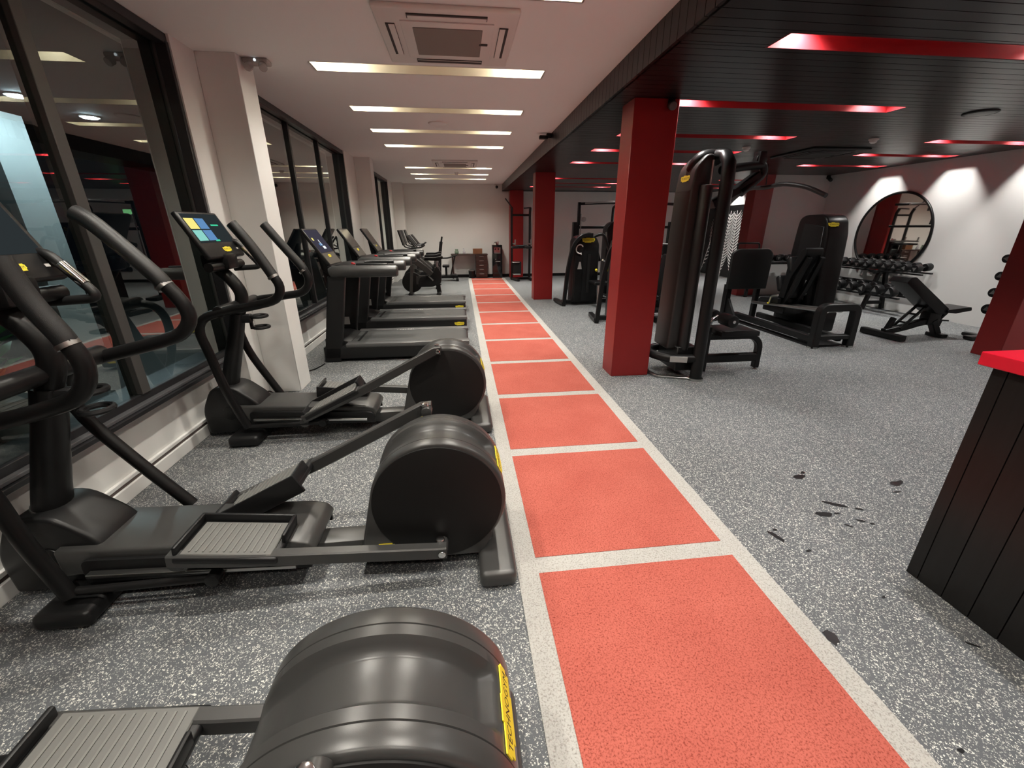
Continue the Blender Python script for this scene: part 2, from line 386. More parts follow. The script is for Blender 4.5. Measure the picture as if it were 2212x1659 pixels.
edges = sorted(set(ys+[round(q, 4) for r in BROWS+RROWS for q in (r, r+SW) if r > 1.6]))
edges = [e for i, e in enumerate(edges)]
mem = [edges[0]]
rowed = set(round(q, 4) for r in BROWS+RROWS for q in (r, r+SW))
for e in edges[1:]:
    if e-mem[-1] < 0.035:
        if e in rowed and mem[-1] not in rowed: mem[-1] = e
        elif e in rowed: mem.append(e)
        continue
    mem.append(e)
for a, b in zip(mem, mem[1:]):
    for x0, x1 in segs(a, b):
        if b-a < 0.02: continue
        o = link('plank', PLK, ceil_b, ((x0+x1)/2, (a+b)/2, ZB+0.01), (0, 0, 0), (x1-x0-0.002, b-a-0.006, 0.02))
struct('ceiling', MB().box(1.36, 8.1, 1.6, 13.9, ZB+0.26, ZB+0.28), BLACKP)['label'] = 'dark slab above the black planks'
fa = struct('trim_1', MB().box(1.358, 1.375, -3, 13.5, ZB, ZC), BLACKP, label='black plank fascia between the white and black ceilings')
for i in range(119):
    link('plank', PLK, fa, (1.347, 1.6+0.1*i+0.05, (ZB+ZC)/2), (0, 0, 0), (0.022, 0.094, ZC-ZB))
struct('trim_3', MB().box(1.336, 8.1, 13.5, 13.9, ZB, ZB+0.02).box(1.336, 1.40, 13.5, 13.9, ZB, ZC), BLACKP)
# red pillars
for (x0, x1, y0, y1, lab) in ((1.543, 1.952, 4.037, 4.327, 'red square pillar nearest the camera, beside the cable tower'),
                              (1.560, 1.972, 9.15, 9.44, 'second red pillar along the track edge'),
                              (1.53, 1.94, 13.45, 13.80, 'red pillar against the far wall behind the dip station'),
                              (6.35, 6.76, 4.04, 4.33, 'red pillar at the right edge above the counter'),
                              (6.35, 6.76, 9.10, 9.40, 'red pillar at the left end of the inner white wall')):
    struct('column', MB().box(x0, x1, y0, y1, 0, ZB, 0.004, 1), REDP, label=lab)
# windows
PANE_X = -2.01
def window(n, y0, y1, mull, mw, mm):
    W = sempty('window_%d' % n, loc=(-2.0, (y0+y1)/2, 0.45)); off = Vector((2.0, -(y0+y1)/2, -0.45))
    def p(nm, mb, m):
        me = mb.mesh(nm, m); me.transform(Matrix.Translation(off)); return link(nm, me, W)
    p('sill', MB().box(-2.20, -1.935, y0, y1, 0.452, 0.480, 0.003, 1).box(-2.20, -1.99, y0, y1, 0.500, 0.545, 0.003, 1), WFRAME)
    p('ledge', MB().box(-2.20, -1.955, y0, y1, 0.480, 0.502, 0.004, 1), WSILL)
    p('head', MB().box(-1.995, -1.925, y0, y1, 2.675, 2.737, 0.004, 1), WFRAME); p('inner_head', MB().box(-2.20, -1.99, y0, y1, 2.69, 2.735), WINNER)
    for a, b in ((y0, y0+0.03), (y1-0.03, y1)): p('jamb', MB().box(-1.995, -1.92, a, b, 0.502, 2.690, 0.003, 1), WFRAME); p('inner_jamb', MB().box(-2.20, -1.99, a+0.004, b-0.004, 0.502, 2.690), WINNER)
    e = [y0+0.03]
    for q in mull:
        p('mullion', MB().box(-2.06, -1.98, q-mw/2, q+mw/2, 0.545, 2.690, 0.003, 1), mm); e += [q-mw/2, q+mw/2]
    e.append(y1-0.03)
    for a, b in zip(e[::2], e[1::2]): p('pane', MB().box(PANE_X-0.004, PANE_X+0.0, a, b, 0.545, 2.690), GLASS)
window(1, -3.0, 3.715, [-1.1, 0.15, 1.40, 2.645], 0.075, WMULL)
window(2, 4.34, 8.27, [5.96, 7.09], 0.045, WFRAME)
window(3, 9.32, 12.86, [10.55, 11.7], 0.045, WFRAME)

# ------------------------------------------------------------------ light slots
def light_slot(x0, x1, y0, z, inner, lamp, label, group, depth=0.215):
    t = thing('ceiling_light', label, 'ceiling light', ((x0+x1)/2, y0+SW/2, z), 0, group)
    L = (x1-x0)/2; d = SW/2; th = 0.012
    h = MB()
    h.box(-L-th, L+th, -d-th, -d, 0, depth).box(-L-th, L+th, d, d+th, 0, depth).box(-L-th, -L, -d, d, 0, depth).box(L, L+th, -d, d, 0, depth).box(-L-th, L+th, -d-th, d+th, depth, depth+th)
    part('housing', h, inner, t)
    for s in (-1, 1):
        f = part('lamp', MB().cyl((s*(L-0.20), 0, depth-0.025), (s*(L-0.20), 0, depth), 0.072, n=20), WHITEP, t)
        zl = 0.062 if lamp is LAMPW else 0.031
        part('lens', MB().cyl((s*(L-0.20), 0, depth-zl), (s*(L-0.20), 0, depth-0.0255), 0.055, n=16), lamp, f)
        ld = bpy.data.lights.new('downlight', 'SPOT'); white = lamp is LAMPW
        ld.energy = LAMP_WHITE if white else LAMP_DARK; ld.color = LAMP_COL_W if white else LAMP_COL_D
        ld.spot_size = math.radians(128 if white else 126); ld.spot_blend = 1.0 if white else 0.9; ld.shadow_soft_size = 0.035
        lo = bpy.data.objects.new('downlight', ld); COL.objects.link(lo); lo.parent = t; lo.location = (s*(L-0.20), 0, depth-zl-0.006)
ordn = ['nearest', 'second', 'third', 'fourth', 'fifth', 'sixth', 'seventh', 'eighth', 'farthest']
vis = [r for r in WROWS if r > 2.7]
for r in WROWS:
    lab = ('long recessed cream light slot in the white ceiling, %s from the camera' % (['nearest', 'second', 'third', 'fourth', 'fifth', 'sixth', 'seventh', 'eighth'][vis.index(r)])) if r in vis else 'white ceiling light slot behind the camera'
    light_slot(WX[0], WX[1], r, ZC, SLOTW, LAMPW, lab, 'light slots in the white ceiling' if r in vis else 'white slots behind the camera', 0.13)
visb = [r for r in BROWS if r > 2.7]; visr = [r for r in RROWS if r > 2.7]
for r in BROWS:
    lab = ('red-lined light slot in the black ceiling, left run, %s from the camera' % (['nearest', 'second', 'third', 'fourth', 'fifth', 'sixth', 'seventh', 'eighth'][visb.index(r)])) if r in visb else 'red-lined light slot behind the camera, left run'
    light_slot(BX[0], BX[1], r, ZB, REDSLOT, LAMPR, lab, 'red light slots, left run' if r in visb else 'red left slots behind the camera')
for r in RROWS:
    lab = ('red-lined light slot by the right wall, %s from the camera' % (['nearest', 'second', 'third', 'fourth', 'fifth', 'sixth', 'seventh', 'farthest'][visr.index(r)])) if r in visr else 'red-lined light slot behind the camera, right run'
    light_slot(RX[0], RX[1], r, ZB, REDSLOT, LAMPR, lab, 'red light slots by the right wall' if r in visr else 'red right slots behind the camera')

# ------------------------------------------------------------------ sprint track
tr = thing('turf_track', 'long red turf sprint track with pale grey border and cross lines', 'track', (0.77, 7, 0))
part('border', MB().box(-0.574, 0.572, -9.5, 6.44, 0.0005, 0.005), LINE, tr)
step = 1.0515; y0c = 1.503; lines = [y0c+step*k for k in range(-4, 12)] + [13.46]
lines = [y for y in lines if y < 13.3] + [13.47]
pan = MB()
for a, b in zip(lines, lines[1:]):
    part('red_panel', MB().box(-0.477, 0.477, a+0.049-7, b-0.049-7, 0.0045, 0.0075), TURF, tr)

# ------------------------------------------------------------------ wet marks on the rubber floor
def blob(x, y, L, wd, ang, seed):
    rnd = random.Random(seed); n = 14; p = []
    for k in range(n):
        a = 2*PI*k/n; q = 0.62+0.5*rnd.random()
        px, py = math.cos(a)*L/2*q, math.sin(a)*wd/2*q
        p.append((x+px*math.cos(ang)-py*math.sin(ang), y+px*math.sin(ang)+py*math.cos(ang)))
    return p
MK = [(2.09, 2.04, .10, .05, .2), (2.15, 2.08, .05, .025, .6), (2.64, 1.90, .12, .05, .3), (2.55, 1.82, .07, .015, 0), (2.09, 1.75, .15, .04, -.55), (2.18, 1.70, .05, .02, -.5),
      (1.945, 1.685, .10, .05, -.15), (2.02, 1.68, .04, .02, 0), (2.10, 1.61, .05, .025, -.4), (2.14, 1.58, .03, .02, 0), (2.0, 1.58, .05, .015, -.7), (1.555, 1.555, .105, .032, -1.25), (1.585, 1.60, .03, .02, 0),
      (1.37, 1.005, .075, .06, .9), (1.75, 1.15, .025, .012, .3), (1.645, 1.44, .035, .018, .2), (1.88, .915, .06, .012, -.6), (1.45, .62, .025, .015, 0)]
mk = sempty('floor_marks'); mk['kind'] = 'structure'
for i, (x, y, L, wd, a) in enumerate(MK):
    part('dark_mark', MB().prism(blob(x, y, L, wd, a, i), 0.0002, 0.0012, 'Z'), WETMARK, mk)

# ------------------------------------------------------------------ counter
ct = thing('reception_counter', 'black planked counter with a bright red top at the right edge', 'counter', (2.0, 1.27, 0))
part('body', MB().box(0.02, 2.4, -3.2, -0.02, 0.0, 1.0), BLACKP, ct)
for k in range(24):
    w0 = 0.05 if k == 0 else 0.1
    ya = -(0.0 if k == 0 else 0.05+0.1*(k-1))
    link('plank', PLK, ct, (-0.01+0.012, ya-w0/2, 0.5), (0, 0, 0), (0.02, w0-0.004, 0.998))
for k in range(24): link('plank', PLK, ct, (0.02+0.1*k+0.05, -0.010, 0.5), (0, 0, 0), (0.096, 0.02, 0.998))
part('counter_top', MB().box(-0.035, 2.4, -3.2, 0.035, 1.0, 1.052, 0.003, 1), REDTOP, ct)

# ------------------------------------------------------------------ elliptical trainers
CACHE = {}
def cpart(key, name, build, m, parent, label=None, ang=38):
    if key not in CACHE: CACHE[key] = build().mesh(name, m, ang)
    o = link(name, CACHE[key], parent)
    if label: o['label'] = label
    return o
DX, DZ, DR = -0.145, 0.365, 0.297
def drum_cover():
    mb = MB(); t = bmesh.new()
    ys = [-.150, -.147, -.140, -.102, -.100, -.098, -.072, -.062, -.052, -.042]; ys = ys + [0.0] + [-q for q in reversed(ys)]
    angs = [math.radians(a) for a in range(-38, 166, 3)]
    def off(y, a):
        d = 0.0; ay = abs(y); deg = math.degrees(a)
        if ay > .149: d -= .012
        elif ay > .146: d -= .005
        if abs(ay-.100) < .0005: d -= .004
        if ay < .0721:
            g = min(1, (0.072-ay)/.024); g = g*g*(3-2*g)
            e = min(1, max(0, (deg-28)/8)); e = e*e*(3-2*e)
            e2 = min(1, max(0, (165-deg)/30))
            d -= .036*g*e*e2
        return d
    rows = []
    for y in ys:
        r = [t.verts.new((0.035, y, 0.07))]
        r.append(t.verts.new((0.085, y, 0.16)))
        for a in angs:
            q = DR+off(y, a); r.append(t.verts.new((DX+q*math.cos(a), y, DZ+q*math.sin(a))))
        e = off(y, -1); r.append(t.verts.new((-0.50-e, y, 0.15))); r.append(t.verts.new((-0.525-e, y, 0.07)))
        rows.append(r)
    n = len(rows[0])
    for A, B in zip(rows, rows[1:]):
        for j in range(n): t.faces.new((A[j], A[(j+1) % n], B[(j+1) % n], B[j]))
    t.faces.new(list(reversed(rows[0]))); t.faces.new(rows[-1]); bmesh.ops.recalc_face_normals(t, faces=t.faces)
    return mb._merge(t)
LOW = dict(A=(-1.19, .290), C=(-.80, .245), P=(-.14, .165))
HIGH = dict(A=(-1.20, .205), C=(-.80, .405), P=(-.20, .662))
LOW_E1 = dict(A=(-1.08, .270), C=(-.69, .225), P=(-.06, .155))
def elliptical(label, x, y, near_high, levers, low=LOW):
    t = thing('elliptical_trainer', label, 'elliptical trainer', (x, y, 0), 0, 'elliptical trainers along the window')
    c = lambda k, n, b, m, p=t, l=None, a=38: cpart('el_'+k, n, b, m, p, l, a)
    c('rf', 'rear_foot', lambda: MB().box(.020, .186, -.31, .31, 0.004, .088, .03, 4).box(-.16, .09, -.10, .10, .02, .10, .02, 2), GREYP)
    c('cover', 'drum_cover', drum_cover, GREYP, a=50)
    for s in (-1, 1):
        c('disc%d' % s, 'side_disc', lambda: MB().cyl((DX-.005, s*.148, DZ-.005), (DX-.005, s*.157, DZ-.005), .284, n=72, bev=.004), DISC)
    c('beam', 'base_beam', lambda: MB().box(-1.72, -.42, -.055, .055, .035, .118, .008, 2), GREYP)
    c('shroud', 'deck_shroud', lambda: MB().prism([(-1.72, .13), (-1.72, .262), (-1.50, .252), (-.79, .222), (-.725, .205), (-.695, .165), (-.72, .125), (-.80, .115)], -.150, .150, 'Y', .014, 3), GREYP)
    for s in (-1, 1):
        r = c('rail%d' % s, 'guide_rail', lambda: MB().prism(fil([(-1.62, .105), (-1.62, .225), (-.72, .175), (-.72, .085)], .04, 4)[0:] , s*.152, s*.168, 'Y', .003, 1), SATIN)
        c('railb%d' % s, 'track_bar', lambda: MB().bar([(-1.58, s*.19, .168), (-.77, s*.19, .128)], .030, .018), STEEL, r)
    c('ff', 'front_foot', lambda: MB().box(-1.74, -1.53, -.31, .31, .004, .082, .026, 3), SATIN)
    h = c('house', 'front_housing', lambda: MB().prism(fil([(-1.96, .03), (-1.97, .22), (-1.88, .40), (-1.72, .41), (-1.56, .27), (-1.50, .05)], .06, 4), -.115, .115, 'Y', .02, 3), SATIN)
    for s in (-1, 1): c('boss%d' % s, 'housing_disc', lambda: MB().cyl((-1.77, s*.112, .20), (-1.77, s*.122, .20), .055, n=28, bev=.004), TUBE, h)
    col = c('column', 'column', lambda: MB().tube([(-1.82, 0, .28), (-1.76, 0, .48), (-1.66, 0, .78), (-1.615, 0, .93)], [.078, .070, .062, .058], 18, flat=.8), SATIN)
    c('band', 'column_band', lambda: MB().tube([(-1.797, 0, .352), (-1.782, 0, .405)], [.080, .078], 18, flat=.8), FRAMEG, col)
    c('neck', 'neck', lambda: MB().tube(smooth([(-1.625, 0, .90), (-1.575, 0, 1.00), (-1.565, 0, 1.08), (-1.61, 0, 1.17), (-1.68, 0, 1.25), (-1.71, 0, 1.33)], 4), .042, 14), TUBE)
    c('pivot', 'pivot_tube', lambda: MB().cyl((-1.60, -.265, .985), (-1.60, .265, .985), .038, n=18, bev=.006), TUBE)
    b = c('barc', 'console_bar', lambda: MB().tube([(-1.62, -.21, 1.262), (-1.62, .21, 1.262)], .030, 12).box(-1.74, -1.56, -.07, .07, 1.24, 1.34, .02, 2), TUBE)
    for s in (1,):
        g = c('loop%d' % s, 'fixed_handle', lambda: MB().tube(fil([(-1.66, s*.19, 1.225), (-1.475, s*.20, 1.235), (-1.62, s*.20, 1.425), (-1.74, s*.19, 1.39)], .045, 5), .0185, 12), GRIP)
        c('sens%d' % s, 'pulse_sensor', lambda: MB().tube([(-1.515, s*.20, 1.293), (-1.575, s*.20, 1.372)], .0196, 12), CHROME, g)
    cs = c('console', 'console', lambda: MB().obox((0, 0, 0), (.034, .46, .32), Matrix.Identity(3), .012, 3), SATIN)
    tilt = math.atan2(.125, .245); cs.location = (-1.668, 0, 1.455); cs.rotation_euler = (0, -tilt, 0)
    sc = c('screen', 'screen', lambda: MB().box(.0165, .0185, -.205, .205, -.055, .142), SCR_BASE, cs)
    til = [(-.15, .075, .06, .045, SCR_Y), (-.04, .075, .06, .045, SCR_B), (-.15, -.005, .06, .045, SCR_T), (-.04, -.005, .06, .045, SCR_B)]
    for i, (yy, zz, wy, wz, m) in enumerate(til):
        cpart('tile%d' % i, 'screen_tile', lambda: MB().box(.0185, .0190, yy-wy*.83, yy+wy*.83, zz-wz*.8, zz+wz*.8), m, cs)
    cpart('tileb', 'screen_tile', lambda: MB().box(.0185, .0190, -.02, .03, -.048, -.036).box(.0185, .0190, .05, .14, .06, .07), SCR_G, cs)
    c('wm', 'console_mark', lambda: MB().box(.0165, .0185, .165, .185, -.112, -.100), WHITEP, cs)
    logo(cs, (.0175, .04, -.105), (0, 1, 0), (1, 0, 0), .10)
    bh = c('bottle', 'bottle_holder', lambda: MB().box(-1.66, -1.53, -.03, .03, .86, .92, .01, 2)
           .tube([(-1.475+.05*math.cos(2*PI*k/20), .05*math.sin(2*PI*k/20), .905) for k in range(20)], .012, 8, closed=True)
           .tube([(-1.475+.05*math.cos(2*PI*k/20), .05*math.sin(2*PI*k/20), .825) for k in range(20)], .012, 8, closed=True)
           .box(-1.55, -1.53, -.012, .012, .81, .92, .004, 1), SATIN)
    for s, pl in zip((-1, 1), levers):
        p3 = [(q[0], s*q[1], q[2]) for q in pl]; k = 'lv%d%s' % (s, pl[0])
        lv = cpart(k, 'swing_arm', lambda: MB().tube(smooth(p3, 4), .029, 12), TUBE, t)
        gp = p3[-4:]
        cpart(k+'g', 'grip', lambda: MB().tube(smooth([Vector(gp[0])*.35+Vector(gp[1])*.65]+[Vector(q) for q in gp[1:]], 4), .0325, 12), GRIP, lv)
        d = (Vector(gp[1])-Vector(gp[2])).normalized(); q = Vector(gp[0])*.35+Vector(gp[1])*.65
        cpart(k+'c', 'grip_collar', lambda: MB().cyl(q+d*.004, q-d*.012, .0345, n=14), STEEL, lv)
        c('foot_link%d' % s, 'link_rod', lambda: MB().tube([(-1.60, s*.235, .132), (-1.07, s*.235, .140)], .017, 10).cyl((-1.08, s*.205, .14), (-1.08, s*.26, .14), .028, n=14, bev=.004), TUBE)
    for s in (-1, 1):
        cfg = HIGH if (s == -1) == near_high else low; k = 'pd%d%s' % (s, 'h' if cfg is HIGH else 'l%g' % low['A'][0])
        A = Vector((cfg['A'][0], 0, cfg['A'][1])); C_ = Vector((cfg['C'][0], 0, cfg['C'][1])); P = Vector((cfg['P'][0], 0, cfg['P'][1]))
        d = (C_-A).normalized(); nrm = Vector((-d.z, 0, d.x)); L = (C_-A).length
        rot = Matrix(((d.x, 0, nrm.x), (0, 1, 0), (d.z, 0, nrm.z)))
        mid = (A+C_)/2
        def arm():
            m = MB().bar([P+Vector((.02, s*.222, 0)), P+Vector((-.02, s*.222, 0)), C_+Vector((.02, s*.238, 0))-nrm*.028, mid+Vector((0, s*.246, 0))-nrm*.028, A+Vector((-.02, s*.246, 0))-nrm*.028], .046, .060)
            m.cyl(A+Vector((-.01, s*.19, -.06)), A+Vector((-.01, s*.25, -.06)), .034, n=16, bev=.004)
            return m.cyl(P+Vector((0, s*.158, 0)), P+Vector((0, s*.215, 0)), .026, n=16, bev=.003)
        ar = cpart(k+'a', 'pedal_arm', arm, GREYP, t)
        cpart(k+'p', 'crank_pin', lambda: MB().cyl(P+Vector((0, s*.243, .0)), P+Vector((0, s*.252, .0)), .017, n=14, bev=.003), CHROME, ar)
        cpart(k+'q', 'crank_bolt', lambda: MB().cyl(P+Vector((-.008, s*.19, .024)), P+Vector((-.008, s*.19, .040)), .019, n=14, bev=.003), CHROME, ar)
        def tray():
            m = MB(); m.obox(mid+Vector((0, s*.155, 0))-nrm*.02, (L, .235, .034), rot, .012, 3)
            m.obox(mid+Vector((0, s*.042, 0))-nrm*.014, (L, .016, .100), rot, .007, 2)
            m.obox(A+d*.008+Vector((0, s*.15, 0))+nrm*.010, (.016, .22, .052), rot, .006, 2)
            m.obox(C_-d*.008+Vector((0, s*.11, 0))+nrm*.010, (.016, .14, .052), rot, .006, 2)
            return m
        pd = cpart(k+'t', 'pedal', tray, SATIN, t)
        cpart(k+'r', 'foot_plate', lambda: MB().obox(mid+Vector((0, s*.16, 0))-nrm*.0005, (L-.05, .20, .012), rot, .004, 1), TREAD, pd)
        for q in range(12):
            e = A+d*(.055+q*(L-.11)/11)+Vector((0, s*.16, 0))+nrm*.0062
            cpart(k+'rib%d' % q, 'rib', lambda: MB().obox(e, (.006, .172, .005), rot), RIBM, pd)
    for s in (-1, 1): logo(t, (-.385, s*.151, .135), (-s, 0, 0) if s > 0 else (1, 0, 0), (0, s, 0), .20)
    a = math.radians(22); logo(t, (DX+(DR+.001)*math.cos(a), 0, DZ+(DR+.001)*math.sin(a)), (0, 1, 0), (math.cos(a), 0, math.sin(a)), .19)
    return t
LV_A = [(-1.61, .235, .13), (-1.69, .24, .42), (-1.735, .245, .71), (-1.755, .245, .85), (-1.71, .245, .94), (-1.58, .245, .985), (-1.38, .245, 1.02), (-1.235, .245, 1.06), (-1.195, .245, 1.14), (-1.235, .245, 1.235), (-1.32, .245, 1.40), (-1.405, .245, 1.53)]
LV_B = [(-1.55, .245, .20), (-1.70, .245, .52), (-1.75, .245, .70), (-1.755, .245, .86), (-1.70, .245, .95), (-1.58, .245, .985), (-1.38, .245, 1.01), (-1.23, .245, 1.04), (-1.175, .245, 1.125), (-1.21, .245, 1.23), (-1.32, .245, 1.385), (-1.42, .245, 1.53)]
LV_C = [(-1.62, .245, .12), (-1.68, .245, .38), (-1.705, .245, .57), (-1.73, .245, .78), (-1.70, .245, .86), (-1.58, .245, .89), (-1.43, .245, .925), (-1.30, .245, .975), (-1.25, .245, 1.075), (-1.285, .245, 1.185), (-1.335, .245, 1.295), (-1.37, .245, 1.42)]
LV_D = [(-1.42, .245, .18), (-1.60, .245, .44), (-1.75, .245, .69), (-1.775, .245, .85), (-1.71, .245, .94), (-1.60, .245, .97), (-1.33, .245, 1.035), (-1.225, .245, 1.08), (-1.19, .245, 1.17), (-1.28, .245, 1.325), (-1.435, .245, 1.51), (-1.50, .245, 1.56)]
elliptical('nearest elliptical trainer, cropped by the bottom edge, its grey drum cover largest in view', -0.075, 0.615, True, (LV_A, LV_B), LOW_E1)
elliptical('second elliptical trainer, whole black side disc in view and near pedal lowered', 0, 1.70, False, (LV_C, LV_D))
elliptical('farthest elliptical trainer, beside the white column, its lit screen and raised near pedal in view', 0, 3.18, True, (LV_A, LV_B))

# ------------------------------------------------------------------ treadmills
def treadmill(label, y, scr):
    t = thing('treadmill', label, 'treadmill', (0, y, 0), 0, 'treadmills in a row by the window')
    c = lambda k, n, b, m, p=t, l=None: cpart('tm_'+k, n, b, m, p, l)
    c('base', 'base_frame', lambda: MB().box(-1.66, .045, -.41, .41, .035, .185, .018, 3), SATIN)
    for x in (-1.5, -.1):
        for s in (-1, 1): c('ft%g%d' % (x, s), 'foot', lambda: MB().cyl((x, s*.33, 0), (x, s*.33, .045), .03, n=14), SATIN)
    for s in (-1, 1): c('side%d' % s, 'side_rail', lambda: MB().box(-1.40, .055, min(s*.275, s*.41), max(s*.275, s*.41), .175, .218, .010, 2), RAILT)
    c('belt', 'belt', lambda: MB().prism(fil([(-1.40, .10), (-1.40, .212), (-.02, .212), (.040, .185), (.045, .10)], .03, 4), -.268, .268, 'Y'), BELT)
    for i in range(7):
        c('mk%d' % i, 'rail_mark', lambda: MB().box(-.90+i*.035, -.90+i*.035+(.022 if i % 3 else .012), .285, .30, .2175, .2187), WHITEP)
    c('hood', 'motor_hood', lambda: MB().prism([(-1.66, .10), (-1.66, .26), (-1.50, .25), (-1.36, .214), (-1.36, .10)], -.30, .30, 'Y', .012, 2), SATIN)
    c('str', 'hood_strip', lambda: MB().box(-1.30, -1.27, -.262, .262, .2125, .2135), SATIN)
    for s in (-1, 1):
        p = c('post%d' % s, 'upright', lambda: MB().prism([(-1.665, 0.004), (-1.475, 0.004), (-1.30, 1.0), (-1.49, 1.0)], min(s*.33, s*.41), max(s*.33, s*.41), 'Y', .014, 3), SATIN)
        c('rail%d' % s, 'handrail', lambda: MB().tube([(-1.46, s*.372, 1.03), (-1.42, s*.372, 1.04), (-1.30, s*.372, 1.045), (-.78, s*.372, 1.045), (-.735, s*.372, 1.045), (-.722, s*.372, 1.045)], [.055, .068, .066, .064, .063, .052], 16), GREYP)
    c('stk', 'sticker', lambda: MB().box(-1.60, -1.51, .3285, .3297, .30, .40), STICKER, t, 'pale grey square label')
    cp = c('panel', 'control_panel', lambda: MB().prism([(-1.50, 1.02), (-1.50, 1.10), (-1.38, 1.115), (-1.24, 1.085), (-1.10, 1.06), (-1.10, 1.02)], -.335, .335, 'Y', .012, 2)
           .tube([(-1.20, -.20, 1.10), (-1.10, -.24, 1.105), (-.85, -.25, 1.10)], .022, 10).tube([(-1.20, .20, 1.10), (-1.10, .24, 1.105), (-.85, .25, 1.10)], .022, 10), SATIN)
    c('stop', 'stop_button', lambda: MB().cyl((-1.29, 0, 1.095), (-1.285, 0, 1.112), .024, n=16, bev=.004), LEDRED, cp)
    th = math.atan2(.25, .39)
    cs = c('scr', 'screen_case', lambda: MB().box(-.018, .018, -.245, .245, -.235, .235, .010, 2), SATIN); cs.location = (-1.60, -.06, 1.29); cs.rotation_euler = (0, -th, 0)
    c('sup', 'screen_support', lambda: MB().prism([(-1.50, 1.02), (-1.66, 1.30), (-1.62, 1.05), (-1.55, .98)], -.14, .05, 'Y', .01, 2), SATIN)
    sf = cpart('tmscreen%s' % scr, 'screen', lambda: MB().box(.0175, .0195, -.225, .225, -.07, .215), SCR_V if scr else mat('dark_screen', (.05, .047, .044), .12), cs)
    if scr:
        for i, (a, b, d, e, m) in enumerate([(-.16, .10, .045, .035, SCR_Y), (-.02, .03, .10, .030, SCR_B), (.03, -.01, .09, .035, SCR_W), (.0, .055, .02, .07, SCR_W)]):
            cpart('tmt%d' % i, 'screen_tile', lambda: MB().box(.0195, .0200, a-d/2, a+d/2, b-e/2, b+e/2), m, cs)
    c('bez', 'button_pad', lambda: MB().box(.0175, .0190, -.225, .225, -.215, -.078), mat('bezel_grey', (.07, .066, .06), .3), cs)
    logo(cs, (.0185, -.02, -.115), (0, 1, 0), (1, 0, 0), .10)
    for s in (-1, 1): logo(t, (-.07, s*.411, .115), (1, 0, 0) if s < 0 else (-1, 0, 0), (0, s, 0), .15)
    return t
treadmill('nearest treadmill, next to the white column, with a lit violet screen', 5.34, True)
treadmill('middle treadmill of the three, dark screen and yellow plate in view', 6.79, False)
treadmill('farthest treadmill of the three, just before the exercise bikes', 8.26, False)

# ------------------------------------------------------------------ exercise bikes
def bike(label, x, y):
    t = thing('exercise_bike', label, 'exercise bike', (x, y, 0), 0, 'exercise bikes behind the treadmills')
    c = lambda k, n, b, m, p=t: cpart('bk_'+k, n, b, m, p)
    c('wheel', 'flywheel', lambda: MB().cyl((-1.20, -.05, .29), (-1.20, .05, .29), .235, n=40, bev=.02).cyl((-1.20, -.065, .29), (-1.20, .065, .29), .05, n=20, bev=.005), DISC)
    c('fork', 'front_fork', lambda: MB().bar([(-1.24, -.085, .03), (-1.17, -.085, .70)], .05, .07).bar([(-1.24, .085, .03), (-1.17, .085, .70)], .05, .07), FRAMEG)
    c('frame', 'main_frame', lambda: MB().bar([(-1.20, 0, .86), (-.98, 0, .68), (-.70, 0, .43)], .09, .13).bar([(-1.10, 0, .34), (-.62, 0, .33)], .10, .22).bar([(-.66, 0, .30), (-.60, 0, .62)], .09, .12), FRAMEG)
    c('body', 'drive_cover', lambda: MB().prism(fil([(-1.06, .18), (-.72, .18), (-.52, .26), (-.50, .50), (-.60, .66), (-.74, .44), (-1.00, .42), (-1.05, .3)], .05, 3), -.07, .07, 'Y', .015, 2), SATIN)
    for xx, n in ((-1.24, 'f'), (-.58, 'r')): c('st'+n, 'stabiliser', lambda: MB().box(xx-.05, xx+.05, -.26, .26, .005, .06, .02, 2), SATIN)
    c('leg', 'rear_leg', lambda: MB().bar([(-.60, 0, .30), (-.58, 0, .04)], .08, .10), SATIN)
    sp = c('sp', 'seat_post', lambda: MB().tube([(-.60, 0, .55), (-.60, 0, .78)], .028, 12), STEEL)
    c('seat', 'saddle', lambda: MB().prism(fil([(-.88, .79), (-.87, .85), (-.62, .85), (-.46, .885), (-.44, .83), (-.56, .775)], .02, 3), -.09, .09, 'Y', .02, 3), VINYL)
    c('hp', 'handlebar_post', lambda: MB().tube([(-1.19, 0, .80), (-1.15, 0, 1.06)], .028, 12), STEEL)
    for s in (-1, 1): c('hb%d' % s, 'handlebar', lambda: MB().tube(fil([(-1.14, 0, 1.07), (-1.14, s*.16, 1.07), (-.92, s*.17, 1.08), (-.86, s*.17, 1.12)], .05, 4), .018, 10).tube(fil([(-1.05, s*.14, 1.08), (-1.18, s*.12, 1.26), (-1.24, s*.12, 1.33)], .04, 4), .018, 10), GRIP)
    m = c('scr', 'screen', lambda: MB().box(-.014, .014, -.20, .20, -.17, .17, .008, 2), SATIN); m.location = (-1.36, 0, 1.29); m.rotation_euler = (0, -.28, 0)
    c('arm', 'screen_arm', lambda: MB().tube(fil([(-1.17, 0, 1.06), (-1.30, 0, 1.08), (-1.37, 0, 1.22)], .05, 4), .016, 10), TUBE)
    for s in (-1, 1):
        cr = c('cr%d' % s, 'crank', lambda: MB().bar([(-.70, s*.09, .33), (-.70+s*.12, s*.095, .33-s*.12)], .02, .03), STEEL)
        c('pd%d' % s, 'pedal', lambda: MB().box(-.75+s*.12, -.65+s*.12, min(s*.10, s*.19), max(s*.10, s*.19), .315-s*.12, .345-s*.12, .006, 1), SATIN, cr)
bike('nearest exercise bike behind the treadmills, round black flywheel and grey frame in view', .02, 10.3)
bike('second exercise bike, behind the nearest bike with its flywheel', -.06, 11.35)
bike('farthest exercise bike, nearest to the desk by the far wall', -.10, 12.4)

